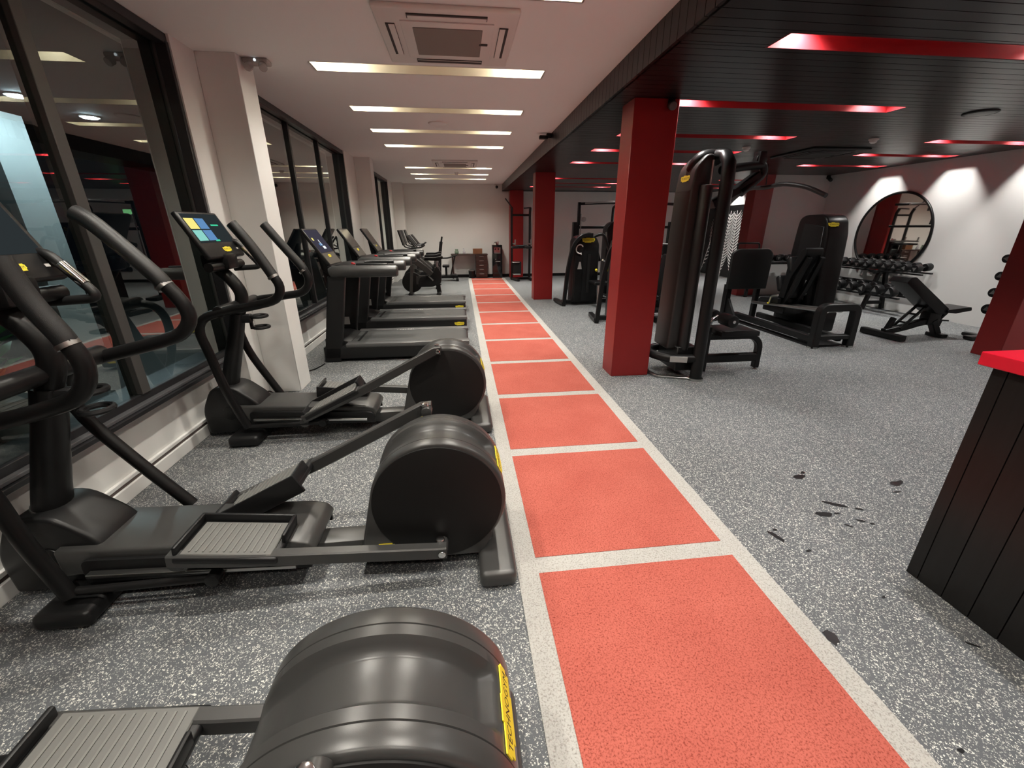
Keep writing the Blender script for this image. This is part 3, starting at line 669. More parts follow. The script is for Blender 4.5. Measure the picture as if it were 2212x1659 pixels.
# rowing trainer with a T handle seen between the bikes and the desk
t = thing('seated_rower', 'low black trainer with an upright arm and foot rests, left of the desk', 'rowing machine', (-.42, 12.95, 0))
part('rail', MB().bar([(-.30, 0, .12), (.30, 0, .12)], .07, .08).box(-.34, -.26, -.24, .24, .005, .07, .02, 2).box(.24, .32, -.2, .2, .005, .07, .02, 2), TUBE, t)
part('upright', MB().bar([(-.24, 0, .12), (-.20, 0, .75), (-.14, 0, 1.12)], .07, .09), SATIN, t)
part('headrest', MB().bar([(-.14, 0, 1.10), (-.11, 0, 1.26)], .06, .05), VINYL, t)
part('arm', MB().tube(fil([(-.20, 0, .66), (.02, 0, .66), (.30, 0, .74)], .05, 3), .022, 10).tube([(.24, 0, .72), (.08, 0, .12)], .02, 10), TUBE, t)
part('seat', MB().box(-.14, .06, -.14, .14, .40, .47, .02, 3), VINYL, t)
part('seat_post', MB().bar([(-.04, 0, .12), (-.04, 0, .42)], .06, .06), TUBE, t)
part('foot_rest', MB().box(.10, .26, -.20, .20, .155, .19, .01, 2), SATIN, t)

# ------------------------------------------------------------------ desk corner by the far wall
t = thing('desk', 'dark wooden desk with a drawer pedestal against the far wall', 'desk', (.27, 13.675, 0))
part('desktop', MB().box(-.58, .56, -.20, .195, .70, .735, .004, 1), DARKWOOD, t)
for y in (-.17, .17): part('leg', MB().box(-.56, -.52, y-.02, y+.02, 0, .70), DARKWOOD, t)
p = part('drawer_pedestal', MB().box(.18, .54, -.18, .19, 0.0, .70, .004, 1), DARKWOOD, t)
for k in range(5):
    z = .045+.131*k
    d = part('drawer', MB().box(.19, .53, -.196, -.178, z, z+.12, .004, 1), DARKWOOD, t)
    part('handle', MB().box(.29, .43, -.215, -.195, z+.085, z+.097, .003, 1), STEEL, d)
t = thing('glass_jar', 'small green glass jar at the left end of the desk', 'jar', (-.13, 13.62, .735))
part('jar_body', MB().lathe((0, 0, 0), [(.045, 0), (.062, .015), (.065, .07), (.05, .10), (.038, .112)], 20), JARG, t)
part('lid', MB().lathe((0, 0, .112), [(.048, 0), (.05, .008), (.05, .03), (.046, .036)], 20), JARG, t)
t = thing('spray_bottle', 'slim pale bottle in the middle of the desk', 'bottle', (.10, 13.62, .735))
part('bottle_body', MB().lathe((0, 0, 0), [(.035, 0), (.04, .01), (.04, .07), (.018, .11), (.014, .125)], 18), BOTTLE, t)
part('cap', MB().lathe((0, 0, .125), [(.017, 0), (.017, .03), (.01, .045)], 14).box(-.03, .01, -.008, .008, .15, .165), BOTTLE, t)
t = thing('tissue_box', 'brown wooden box at the right end of the desk', 'box', (.52, 13.62, .735))
part('box_body', MB().box(-.145, .145, -.08, .08, 0, .135, .004, 1), BOXWOOD, t)
part('lid', MB().box(-.148, .148, -.083, .083, .135, .155, .004, 1).box(-.02, .02, -.087, -.08, .105, .14, .002, 1), BOXWOOD, t)
t = thing('waste_bin', 'small black waste bin on the floor before the desk drawers', 'bin', (.32, 13.58, 0))
part('bin_body', MB().lathe((0, 0, 0), [(.085, 0), (.092, .01), (.108, .22), (.112, .225)], 24), SATIN, t)
part('lid', MB().lathe((0, 0, .225), [(.112, 0), (.112, .012), (.07, .045), (.03, .055)], 24), STEEL, t)
t = thing('water_dispenser', 'tall black water dispenser with a silver tap bay, right of the desk', 'water dispenser', (1.13, 13.64, 0))
b = MB(); b.box(-.155, .155, -.14, .17, 0.0, .74, .012, 2).box(-.155, .155, -.14, .17, .92, 1.0, .012, 2).box(-.155, -.10, -.14, .17, .73, .93).box(.10, .155, -.14, .17, .73, .93).box(-.11, .11, .06, .17, .73, .93)
part('cabinet', b, mat('gloss_black', (.008, .008, .009), .12), t)
part('tap_bay', MB().box(-.10, .10, .045, .06, .74, .92), CHROME, t)
for x in (-.05, .05): part('tap', MB().cyl((x, .045, .88), (x, -.03, .88), .014, n=12).cyl((x, -.02, .885), (x, -.02, .84), .011, n=12), SATIN, t)
part('drip_tray', MB().box(-.10, .10, -.135, .04, .742, .755, .003, 1), STEEL, t)
part('bottle_neck', MB().lathe((-.04, 0, 1.0), [(.075, 0), (.07, .03), (.05, .05), (.05, .07), (.03, .09)], 20).lathe((.03, .02, 1.0), [(.03, 0), (.03, .09), (.015, .11)], 14), CHROME, t)
part('brand_strip', MB().box(-.06, .09, -.143, -.1395, .50, .512), STICKER, t); part('indicator', MB().box(-.06, -.04, -.143, -.1395, .56, .58), STICKER, t)

# ------------------------------------------------------------------ cable tower with seat (lat pulldown)
t = thing('lat_pulldown_machine', 'tall black cable tower with overhead arm and seat, beside the nearest red pillar', 'weight machine', (2.4, 4.1, 0))
O = lambda p: (p[0]-2.4, p[1]-4.1, p[2])
def P(*pts): return [O(p) for p in pts]
up = MB()
up.tube(P((2.385, 3.83, .02), (2.385, 3.83, .6), (2.385, 3.835, 1.90), (2.385, 3.85, 2.03), (2.385, 3.92, 2.10), (2.385, 4.05, 2.12)), .062, 16, flat=.8, up=(1, 0, 0))
up.tube(P((2.44, 4.37, .02), (2.44, 4.37, .6), (2.44, 4.36, 1.80), (2.44, 4.30, 1.90)), .055, 16, flat=.8, up=(1, 0, 0))
part('upright_frame', up, TUBE, t)
for x, y in ((2.385, 3.83), (2.44, 4.37)): part('foot_pad', MB().cyl(O((x, y, 0)), O((x, y, .025)), .075, n=20), STEEL, t)
sh = MB().prism([(a, b) for a, b in fil([(-.30, .30), (-.27, 1.80), (-.245, 2.02), (-.15, 2.12), (-.08, 2.12), (-.08, .30)], .05, 4)], -.13, .19, 'Y', .02, 3)
sh = part('weight_shroud', sh, mat('shroud_plastic', (.022, .020, .019), .42), t)
part('shroud_seam', MB().box(-.274, -.268, -.11, .17, 1.812, 1.818), INK, sh)
part('inner_panel', MB().cyl((-.14, -.155, .30), (-.14, -.155, 1.86), .058, n=24, bev=.01), mat('shroud_dark', (.010, .0085, .0085), .4), t)
part('guide_rod', MB().cyl((-.12, -.18, 1.80), (-.12, -.18, 2.06), .012, n=12), CHROME, t)
part('cap', MB().tube(smooth([(-.20, .03, 2.00), (-.19, -.02, 2.06), (-.14, -.03, 2.10), (-.04, -.03, 2.11), (.02, -.02, 2.08)], 3), .06, 14), TUBE, t)
part('bumper', MB().tube(fil([(-.02, -.27, .23), (-.30, -.19, .22), (-.40, -.02, .22), (-.40, .10, .22), (-.30, .24, .22), (-.02, .27, .23)], .12, 6), .045, 14), TUBE, t)
part('floor_strip', MB().bar([(-.02, -.27, .012), (-.36, -.14, .012), (-.42, .0, .012), (-.42, .12, .012)], .02, .05, up=(0, 0, 1)), STEEL, t)
part('plaque', MB().box(-.085, .085, -.004, .004, -.03, .03, .002, 1, M=Matrix.Translation((-.225, -.262, .225)) @ Matrix.Rotation(-.29, 4, 'Z')), STICKER, t)
part('lower_plate', MB().box(-.22, .0, -.20, .22, .08, .34, .01, 1), TUBE, t)
arm = MB().bar(P((2.42, 4.10, 1.70), (2.66, 4.10, 1.83), (2.85, 4.10, 1.96)), .11, .075)
arm.tube(fil(P((2.42, 4.02, 1.99), (2.62, 4.04, 2.02), (2.88, 4.08, 2.05), (2.90, 4.09, 1.97), (2.68, 4.06, 1.80)), .04, 5), .036, 12)
part('overhead_arm', arm, TUBE, t)
pu = part('pulley', MB().cyl(O((2.84, 4.06, 2.09)), O((2.84, 4.12, 2.09)), .055, n=24, bev=.006).box(.40, .47, -.06, .04, 2.03, 2.16, .01, 2), SATIN, t)
part('cable', MB().cyl(O((2.93, 4.09, 2.06)), O((2.95, 4.09, 1.88)), .005, n=8), TUBE, t)
part('pull_bar', MB().tube(smooth(P((3.02, 3.42, 1.74), (2.99, 3.62, 1.82), (2.955, 3.86, 1.865), (2.95, 4.09, 1.855), (2.955, 4.32, 1.865), (2.99, 4.56, 1.82), (3.02, 4.76, 1.74)), 4), .019, 12), GRIP, t)
part('seat_frame', MB().bar(P((2.55, 4.1, .14), (3.22, 4.1, .14)), .07, .09).bar(fil(P((2.62, 4.1, .385), (3.14, 4.1, .385), (3.24, 4.1, .30), (3.245, 4.1, .02)), .10, 5), .07, .06).bar(P((2.60, 4.1, .0), (2.60, 4.1, .50)), .08, .08), TUBE, t)
part('seat', MB().prism(fil([(.27, .42), (.27, .475), (.50, .485), (.70, .468), (.70, .42)], .012, 3), -.16, .16, 'Y', .015, 3), VINYL, t)
part('roller_post', MB().tube(fil(P((2.60, 4.1, .45), (2.62, 4.1, .56), (2.70, 4.1, .61)), .04, 4), .022, 12).cyl(O((2.71, 3.83, .60)), O((2.71, 4.37, .60)), .016, n=12), CHROME, t)
for s in (-1, 1): part('thigh_roller', MB().cyl((.31, s*.06, .60), (.31, s*.26, .60), .062, n=24, bev=.012), VINYL, t)
logo(t, (-.258, .03, 1.93), (0, -1, 0), (-1, 0, .1), .16)

# ------------------------------------------------------------------ leg press
t = thing('leg_press_machine', 'black leg press with a large square footplate, reclined seat and weight tower', 'weight machine', (4.9, 5.8, 0))
O = lambda p: (p[0]-4.9, p[1]-5.8, p[2])
part('side_rail', MB().bar(P((4.60, 4.82, .10), (4.62, 6.55, .10)), .09, .075, up=(0, 0, 1)).box(-.35, -.23, -1.0, .75, .0, .02), TUBE, t)
part('inner_rail', MB().bar(P((4.98, 4.85, .10), (5.0, 6.5, .10)), .08, .075, up=(0, 0, 1)), TUBE, t)
part('end_frame', MB().bar(fil(P((4.56, 4.79, 0), (4.56, 4.80, .53), (5.06, 4.80, .53), (5.07, 4.79, 0)), .09, 6), .10, .10).bar(P((4.58, 4.79, .14), (5.05, 4.79, .14)), .08, .06), TUBE, t)
for x in (4.56, 5.07): part('foot_pad', MB().cyl(O((x, 4.79, 0)), O((x, 4.79, .02)), .06, n=18), STEEL, t)
part('grate', MB().box(-.30, .13, -.98, -.62, .012, .025), SATIN, t)
for x, z in ((4.70, .47), (4.90, .47)): part('slide_rod', MB().cyl(O((x, 4.84, z)), O((x, 6.3, z-.12)), .022, n=14), STEEL, t)
fp = MB().prism(fil([(-.55, .53), (-.55, 1.12), (-.44, 1.17), (.08, 1.17), (.16, 1.10), (.15, .53)], .09, 5), .70, .755, 'Y', .012, 3)
part('footplate', fp, mat('footplate_black', (.006, .006, .006), .55), t)
for x, w_ in ((4.42, .10), (4.95, .08)): part('footplate_post', MB().bar(P((x, 6.58, .0), (x, 6.58, .60)), w_, w_), TUBE, t)
part('plate_handle', MB().tube(fil(P((4.48, 6.60, 1.15), (4.48, 6.62, 1.25), (4.86, 6.62, 1.25), (4.86, 6.60, 1.15)), .03, 3), .014, 10), TUBE, t)
part('gusset', MB().prism([(.80-5.8+5.0-.02, .08), (.44, .08), (.70, .38), (.76, .38), (.78, .08)], -.50, -.46, 'X'), TUBE, t)
part('seat', MB().prism(fil([(-.05, .42), (-.05, .50), (.34, .46), (.40, .40), (.30, .36)], .03, 3), -.20, .20, 'X', .02, 3), VINYL, t)
part('backrest', MB().prism(fil([(.02, .50), (-.04, .82), (-.24, 1.20), (-.32, 1.24), (-.34, 1.16), (-.14, .80), (-.10, .50)], .04, 4), -.16, .10, 'X', .02, 3), VINYL, t)
for zc, yc in ((.70, .06), (.98, -.07)): part('back_pad', MB().obox((0, yc, zc), (.34, .10, .24), Matrix.Rotation(-.42, 3, 'X'), .035, 3), VINYL, t)
part('back_frame', MB().bar([(-.10, -.02, .34), (-.10, -.16, .62), (-.10, -.34, 1.10)], .06, .06, up=(1, 0, 0)).bar([(.10, -.02, .34), (.10, -.16, .62), (.10, -.34, 1.10)], .06, .06, up=(1, 0, 0)).box(-.2, .2, -.2, .25, .28, .37, .02, 2), TUBE, t)
for s in (-1, 1): part('side_handle', MB().tube(fil([(s*.22, .10, .38), (s*.24, .05, .52), (s*.24, -.08, .55)], .04, 4), .016, 10), STEEL, t)
tw = MB().prism(fil([(-.58, .30), (-.50, 1.40), (-.44, 1.60), (-.34, 1.665), (-.02, 1.665), (.08, 1.62), (.10, 1.50), (.16, .30)], .06, 4), .20, .54, 'X', .03, 3); bmesh.ops.translate(tw.bm, verts=tw.bm.verts, vec=(.05, .34, 0))
tw = part('weight_tower', tw, TUBE, t)
part('tower_panel', MB().prism([(-.16, .36), (-.08, 1.50), (.29, 1.55), (.36, .36)], .238, .252, 'X', .01, 1), SATIN, tw)
part('tower_base', MB().box(.23, .61, -.30, .52, .02, .32, .03, 2), TUBE, t)
part('weight_label', MB().box(.230, .238, -.02, .01, .45, .75), STICKER, t)
part('adjust_lever', MB().bar([(-.18, .14, .38), (-.30, .02, .42)], .02, .02), YELLOW, t)
logo(t, (.335, -.128, 1.53), (1, 0, 0), (0, -.96, .28), .17)

# ------------------------------------------------------------------ adjustable bench
t = thing('adjustable_bench', 'black adjustable bench with a raised backrest in front of the dumbbell rack', 'bench', (6.45, 5.15, 0))
O = lambda p: (p[0]-6.45, p[1]-5.15, p[2])
part('front_stabiliser', MB().bar(P((5.98, 5.48, .05), (6.0, 4.88, .05)), .08, .09, up=(0, 0, 1)), TUBE, t)
part('rear_foot', MB().bar(P((6.80, 5.0, .03), (6.80, 5.22, .03)), .05, .10, up=(0, 0, 1)).bar(P((6.66, 5.12, .24), (6.80, 5.12, .04)), .09, .09), TUBE, t)
part('spine', MB().bar(smooth(P((6.0, 5.18, .08), (6.30, 5.16, .15), (6.55, 5.14, .22), (6.78, 5.12, .20)), 3), .08, .09), TUBE, t)
part('front_handle', MB().bar(P((6.02, 5.18, .06), (6.10, 5.18, .28)), .05, .07), TUBE, t)
part('backrest', MB().prism(fil([(-.46, .855), (-.39, .865), (.31, .41), (.25, .34), (.13, .35), (-.51, .79)], .025, 3), -.13, .13, 'Y', .02, 3), VINYL, t)
part('seat', MB().prism(fil([(.26, .37), (.27, .41), (.62, .44), (.64, .39), (.40, .355)], .015, 3), -.15, .15, 'Y', .018, 3), VINYL, t)
sup = MB()
for s in (-.06, .06): sup.bar([(-.30, s, .14), (.02, s, .47)], .025, .035)
for f in (.25, .6, .9): q = (-.30+.32*f, .14+.33*f); sup.bar([(q[0], -.06, q[1]), (q[0], .06, q[1])], .022, .03, up=(0, 0, 1))
part('support_ladder', sup, TUBE, t)
part('pivot_block', MB().box(.10, .30, -.07, .07, .18, .38, .02, 2), TUBE, t)
part('seat_strut', MB().bar([(.30, 0, .18), (.46, 0, .37)], .04, .04).bar([(.30, .0, .24), (.52, .0, .22)], .02, .02).cyl((.37, 0, .12), (.34, 0, .20), .022, n=12, bev=.004), TUBE, t)

# ------------------------------------------------------------------ dumbbells and racks
def dumbbell_meshes(r, L):
    hd = L*.36
    a = MB().cyl((-L/2, 0, 0), (-L/2+hd, 0, 0), r, n=20, bev=r*.18).mesh('head', VINYL)
    b = MB().cyl((L/2-hd, 0, 0), (L/2, 0, 0), r, n=20, bev=r*.18).mesh('head', VINYL)
    h = MB().cyl((-L/2+hd*.9, 0, 0), (L/2-hd*.9, 0, 0), .016, n=12).mesh('handle', CHROME)
    c = MB(); q = [(r*.62*math.cos(PI/2+k*2*PI/3), r*.62*math.sin(PI/2+k*2*PI/3)) for k in range(3)]
    c.prism(fil([(x, y, 0) for x, y in q+[q[0]]], .01, 2)[:-1] and [(x, y) for x, y in q], -L/2-.002, -L/2+.001, 'X')
    return a, b, h, c.mesh('weight_mark', STEEL)
DB = {}
def dumbbell(label, loc, r, L, rot, group):
    k = (r, L)
    if k not in DB: DB[k] = dumbbell_meshes(r, L)
    t = thing('dumbbell', label, 'dumbbell', loc, 0, group); t.rotation_euler = rot
    link('head', DB[k][0], t); link('head', DB[k][1], t); link('handle', DB[k][2], t); link('weight_mark', DB[k][3], t, (0, 0, 0), (random.choice([0, .5, 1, 2.1]), 0, 0))
    return t
nth = ['nearest', 'second', 'third', 'fourth', 'fifth', 'sixth', 'seventh', 'eighth', 'ninth', 'tenth', 'eleventh', 'twelfth']
rk = thing('dumbbell_rack', 'black two-tier dumbbell rack against the right wall below the round mirror', 'dumbbell rack', (7.75, 7.4, 0))
for s, y in ((0, -.28), (1, .85)):
    part('rack_leg', MB().bar([(-.14, y, .02), (.02, y, .70)], .06, .07), TUBE, rk)
    part('rack_leg', MB().bar([(.28, y, .02), (.12, y, .86)], .06, .07), TUBE, rk)
    part('rack_brace', MB().bar([(-.12, y, .14), (.27, y, .14)], .05, .06), TUBE, rk)
    part('tier_bracket', MB().bar([(-.26, y, .30), (.22, y, .36)], .05, .05).bar([(-.10, y, .70), (.24, y, .76)], .05, .05), TUBE, rk)
for (x, z) in ((-.22, .315), (-.02, .335)): part('tier_rail', MB().bar([(x, -.98, z), (x, 1.25, z)], .05, .025, up=(1, 0, 0)), TUBE, rk)
for (x, z) in ((.0, .725), (.18, .745)): part('tier_rail', MB().bar([(x, -1.05, z), (x, 1.25, z)], .05, .025, up=(1, 0, 0)), TUBE, rk)
part('cross_tube', MB().tube([(.0, -.28, .52), (.0, .85, .52)], .02, 10), TUBE, rk)
for k in range(12): dumbbell('round black dumbbell on the upper rack tier below the mirror, %s from the near end' % nth[k], (7.84, 6.46+.185*k, .832), .066, .30, (0, -.10, 0), 'dumbbells on the upper rack tier')
for k in range(8): dumbbell('larger round black dumbbell on the lower rack tier, %s from the near end' % nth[k], (7.62, 6.56+.265*k, .432), .092, .36, (0, -.09, 0), 'dumbbells on the lower rack tier')
# dumbbell tower behind the right pillar
tw = thing('dumbbell_tower', 'black dumbbell tower mostly hidden behind the right red pillar', 'dumbbell rack', (7.28, 4.88, 0))
part('tower_base', MB().box(-.27, .30, -.06, .06, .005, .06, .02, 2).box(-.05, .05, -.25, .25, .005, .06, .02, 2), TUBE, tw)
part('tower_post', MB().bar([(0, 0, .05), (0, 0, 1.25)], .07, .07), TUBE, tw)
for k, z in enumerate((.45, .67, .885, 1.105)):
    part('cradle', MB().box(-.06, .06, -.10, .10, z-.035, z-.018, .004, 1), TUBE, tw)
    dumbbell('round black dumbbell on the tower behind the right red pillar, %s' % ['lowest', 'second from the bottom', 'third from the bottom', 'topmost'][k], (7.20, 4.80, z), .066-.004*k, .36, (0, 0, 0), 'dumbbells on the tower')
# small shelf of weights before the inner wall
sh = thing('weight_shelf', 'low black weight shelf before the inner white wall, behind the leg press', 'dumbbell rack', (6.95, 8.75, 0))
for x in (-.55, .55): part('shelf_leg', MB().bar([(x, .10, 0), (x, .10, .78)], .06, .06).bar([(x, -.2, .03), (x, .25, .03)], .06, .05), TUBE, sh)
part('shelf_tray', MB().box(-.70, .70, -.18, .18, .74, .80, .01, 1), TUBE, sh)
for k in range(6): dumbbell('black dumbbell on the low shelf behind the leg press, %s from the left' % ['first', 'second', 'third', 'fourth', 'fifth', 'sixth'][k], (6.40+.22*k, 8.75, .866), .062, .28, (0, 0, PI/2), 'dumbbells on the low shelf')

# ------------------------------------------------------------------ round mirror and leaf mural
m = thing('round_mirror', 'large round mirror with a thin black frame on the right wall', 'mirror', (8.09, 7.42, 1.37))
part('mirror_glass', MB().cyl((0, 0, 0), (-.012, 0, 0), .70, n=72), MIRROR, m)
part('frame', MB().tube([(-.012, .715*math.cos(2*PI*k/72), .715*math.sin(2*PI*k/72)) for k in range(72)], .021, 10, closed=True), TUBE, m)
mu = thing('leaf_mural', 'black panel with white line drawing of palm leaves on the far right wall', 'mural', (8.095, 12.7, 1.05))
part('panel', MB().box(-.02, 0, -.98, 1.0, -1.0, 1.05, .003, 1), MURALB, mu)
def leaf(y0, z0, L, ang, n, w0, side):
    ca, sa = math.cos(ang), math.sin(ang)
    def pt(u, v): return (-.022, y0+u*ca-v*sa, z0+u*sa+v*ca)
    g = MB()
    g.bar([pt(0, 0), pt(L, 0)], .022, .006, up=(0, -sa, ca)); part('leaf_midrib', g, MURALW, mu)
    for k in range(n):
        u = L*(.06+.9*k/n); sp = w0*math.sin(PI*(.12+.85*(1-k/n)))
        for sd in side:
            p = [pt(u, 0), pt(u+.35*sp, sd*sp*.55), pt(u+.75*sp, sd*sp*.9)]
            q = smooth(p, 4); b = MB(); t = bmesh.new(); A = []; B = []
            for i, c in enumerate(q):
                f = i/(len(q)-1); wdt = .004+.016*math.sin(PI*min(1, f*1.15+.1))
                d = (q[min(i+1, len(q)-1)]-q[max(i-1, 0)]).normalized(); nn = Vector((0, -d.z, d.y))
                A.append(t.verts.new(c+nn*wdt)); B.append(t.verts.new(c-nn*wdt))
            for i in range(len(q)-1): t.faces.new((A[i], A[i+1], B[i+1], B[i]))
            r = bmesh.ops.extrude_face_region(t, geom=list(t.faces)); vs = [e for e in r['geom'] if isinstance(e, bmesh.types.BMVert)]
            bmesh.ops.translate(t, verts=vs, vec=(.004, 0, 0)); bmesh.ops.recalc_face_normals(t, faces=t.faces)
            part('leaf_blade', b._merge(t), MURALW, mu)
leaf(-.62, -1.0, 1.9, 1.50, 20, .42, (1, -1))
leaf(-.10, -1.0, 1.9, 1.62, 20, .42, (1, -1))
leaf(.45, -1.0, 1.9, 1.62, 20, .42, (1, -1))
leaf(.98, -.9, 1.7, 1.9, 12, .36, (1,))

# ------------------------------------------------------------------ machines in the middle distance
def arch_machine(label, x, y, rz, seatx):
    t = thing('chest_press_machine', label, 'weight machine', (x, y, 0), rz)
    part('arch_frame', MB().bar(fil([(-.42, -.05, 0), (-.36, -.05, .75), (-.27, -.05, 1.20), (-.10, -.05, 1.36), (.12, -.05, 1.36)], .16, 6), .06, .07), TUBE, t)
    part('base', MB().bar([(-.42, -.05, .05), (-.42, .5, .05)], .07, .08, up=(0, 0, 1)).bar([(-.40, .12, .06), (.75, .12, .06)], .07, .08).bar([(.62, -.22, .05), (.62, .42, .05)], .07, .08, up=(0, 0, 1)), TUBE, t)
    tw = part('weight_tower', MB().prism(fil([(-.22, .06), (-.22, 1.28), (-.12, 1.36), (.22, 1.34), (.30, 1.2), (.32, .06)], .07, 4), .0, .30, 'Y', .03, 3), SATIN, t)
    part('front_cover', MB().box(-.20, -.04, -.02, .0, .08, 1.24, .008, 2), TUBE, tw)
    part('decal', MB().tube([(-.12+.075*math.cos(a), -.022, 1.10+.085*math.sin(a)) for a in [k*.42+.6 for k in range(12)]], .012, 6).tube([(-.17, -.022, 1.04), (-.08, -.022, 1.00)], .012, 6), MURALW, tw)
    part('instruction_label', MB().prism([(-.15, .72), (-.06, .72), (-.09, .86), (-.12, .86)], -.026, -.02, 'Y'), STICKER, tw)
    part('weight_window', MB().box(.06, .12, -.012, .0, .25, 1.0), INK, tw)
    part('seat', MB().box(.02, .36, -.42, -.08, .44, .51, .025, 3, M=Matrix.Translation((seatx, 0, 0))), VINYL, t)
    part('seat_post', MB().tube([(.19+seatx, -.24, .06), (.19+seatx, -.24, .45)], .035, 12), STEEL, t)
    part('backrest', MB().obox((.44+seatx, -.22, .80), (.10, .30, .62), Matrix.Rotation(.16, 3, 'Y'), .03, 3), VINYL, t)
    for s in (-1, 1):
        part('press_arm', MB().tube(fil([(.0+seatx*.3, -.10+s*.28, 1.34), (.16, -.16+s*.30, 1.40), (.30, -.20+s*.30, 1.05), (.36, -.22+s*.30, .86)], .09, 5), .026, 12), TUBE, t)
        part('handle_grip', MB().tube([(.30, -.20+s*.30, .86), (.14, -.24+s*.30, .93)], .018, 10), CHROME, t)
        part('adjust_knob', MB().cyl((.16+seatx+s*.12, -.42, .72), (.16+seatx+s*.12, -.38, .74), .022, n=12, bev=.004), YELLOW, t)
    logo(tw, (.05, -.024, 1.27), (1, 0, 0), (0, -1, 0), .26)
    return t
arch_machine('black chest press machine with white swirl decal, between the two red pillars', 2.44, 8.35, .10, .05)
arch_machine('black press machine with tall arched frame, just left of the nearest red pillar', 2.62, 6.62, -.12, .10)
# cable rig with a top beam
t = thing('cable_rig', 'wide black cable rig with an overhead beam behind the press machines', 'weight machine', (3.9, 10.5, 0))
for s, x in ((-1, -1.10), (1, 1.35)):
    part('rig_column', MB().bar([(x, 0, 0), (x, 0, 1.62)], .13, .16).bar([(x+.05, -.05, 1.55), (x+.05, -.05, 2.06)], .06, .07), TUBE, t)
    part('slide_rod', MB().cyl((x+.10, -.08, .2), (x+.10, -.08, 1.8), .014, n=10), CHROME, t)
    part('pulley', MB().cyl((x+.16, -.12, 1.68), (x+.16, -.06, 1.68), .06, n=20, bev=.008), STEEL, t)
    part('rig_foot', MB().box(x-.12, x+.12, -.45, .35, .005, .08, .02, 2), TUBE, t)
part('top_beam', MB().bar(smooth([(-1.08, -.05, 2.02), (-.4, -.05, 2.05), (.3, -.05, 2.05), (1.38, -.05, 2.02)], 4), .06, .06), TUBE, t)
part('beam_cover', MB().bar(smooth([(-.92, -.085, 2.035), (-.5, -.085, 2.06), (.2, -.085, 2.06), (.62, -.085, 2.035)], 4), .012, .035), STEEL, t)
part('mid_beam', MB().bar([(-1.10, 0, 1.50), (1.35, 0, 1.50)], .05, .06), TUBE, t)
part('hook_arm', MB().tube(fil([(-.22, -.05, 1.55), (-.22, -.08, 1.98), (.02, -.1, 1.98), (.03, -.1, 1.88)], .08, 5), .028, 10), TUBE, t)
# heavy stack with plates seen above the press machines
t = thing('plate_machine', 'black pulldown machine with twin pads, left of the nearest red pillar', 'weight machine', (3.55, 9.6, 0))
part('tower', MB().prism(fil([(-.30, .05), (-.30, 1.50), (-.18, 1.62), (.16, 1.62), (.26, 1.50), (.26, .05)], .07, 4), -.12, .22, 'Y', .03, 3), SATIN, t)
for s in (-1, 1):
    part('head_pad', MB().cyl((s*.10+.10, -.22, 1.30), (s*.10+.10, -.22, 1.56), .055, n=16, bev=.02), VINYL, t)
    part('pulley', MB().cyl((s*.10-.05, -.17, 1.18), (s*.10-.05, -.13, 1.18), .06, n=18, bev=.008), STEEL, t)
part('seat', MB().box(-.18, .20, -.55, -.20, .46, .53, .025, 3), VINYL, t)
part('seat_post', MB().bar([(0, -.38, 0), (0, -.38, .46)], .08, .08).box(-.25, .25, -.60, .20, .0, .06, .02, 2), TUBE, t)
part('pull_handles', MB().tube(fil([(-.34, -.20, 1.40), (-.34, -.34, 1.05), (-.14, -.40, .90)], .08, 4), .022, 10), STEEL, t)
logo(t, (.02, -.121, 1.50), (1, 0, 0), (0, -1, 0), .18)
# rack of dumbbells glimpsed between the pillar and the tower
t = thing('weight_tree', 'black weight tree glimpsed between the nearest red pillar and the cable tower', 'weight rack', (3.72, 7.6, 0))
part('tree_post', MB().bar([(0, 0, .0), (0, 0, 1.20)], .09, .09).box(-.30, .30, -.25, .25, .005, .07, .02, 2), TUBE, t)
for k, z in enumerate((.30, .62, .94)):
    for s in (-1, 1): part('weight_plate', MB().cyl((s*.06, -.02, z), (s*.14, -.02, z), .14-.02*k, n=28, bev=.012), VINYL, t)
    part('plate_horn', MB().cyl((-.24, -.02, z), (.24, -.02, z), .02, n=12), CHROME, t)
part('top_bar', MB().tube([(-.25, 0, 1.2), (.25, 0, 1.2)], .025, 10), STEEL, t)

# dip and chin-up station by the far pillar
t = thing('dip_station', 'tall black chin-up and dip station before the far red pillar', 'pull-up station', (1.72, 12.85, 0))
for x in (-.20, .34): part('upright', MB().bar([(x, .10, 0), (x, .10, 1.90), (x, .04, 2.04)], .07, .06), TUBE, t)
part('cross_bar', MB().bar([(-.20, .10, 1.84), (.34, .10, 1.84)], .05, .06), TUBE, t)
part('chin_bar', MB().tube([(-.40, -.05, 2.28), (-.20, .04, 2.05)], .018, 10).tube([(.34, .04, 2.04), (.14, -.1, 2.02)], .018, 10), GRIP, t)
part('back_pad', MB().box(-.10, .24, -.05, .05, .92, 1.02, .03, 3), VINYL, t)
for x in (-.16, .30): part('dip_handle', MB().tube([(x, .10, 1.05), (x, -.45, 1.05)], .022, 10).tube([(x, -.40, 1.05), (x, -.42, 1.18)], .02, 10), STEEL, t)
part('arm_rest', MB().box(-.24, -.06, -.40, .0, .93, .99, .02, 2).box(.16, .34, -.40, 0, .93, .99, .02, 2), VINYL, t)
part('weight_box', MB().box(-.18, .06, -.16, .05, .20, .55, .02, 2), SATIN, t)
part('step', MB().box(-.20, .02, -.30, -.06, .18, .21, .006, 1).box(-.22, .0, -.20, -.02, .52, .545, .006, 1), STEEL, t)
part('base', MB().bar([(-.20, .20, .04), (-.06, -.42, .04)], .07, .08, up=(0, 0, 1)).bar([(.34, .20, .04), (.34, -.30, .04)], .07, .08, up=(0, 0, 1)).bar([(-.20, .15, .04), (.34, .15, .04)], .06, .06), TUBE, t)

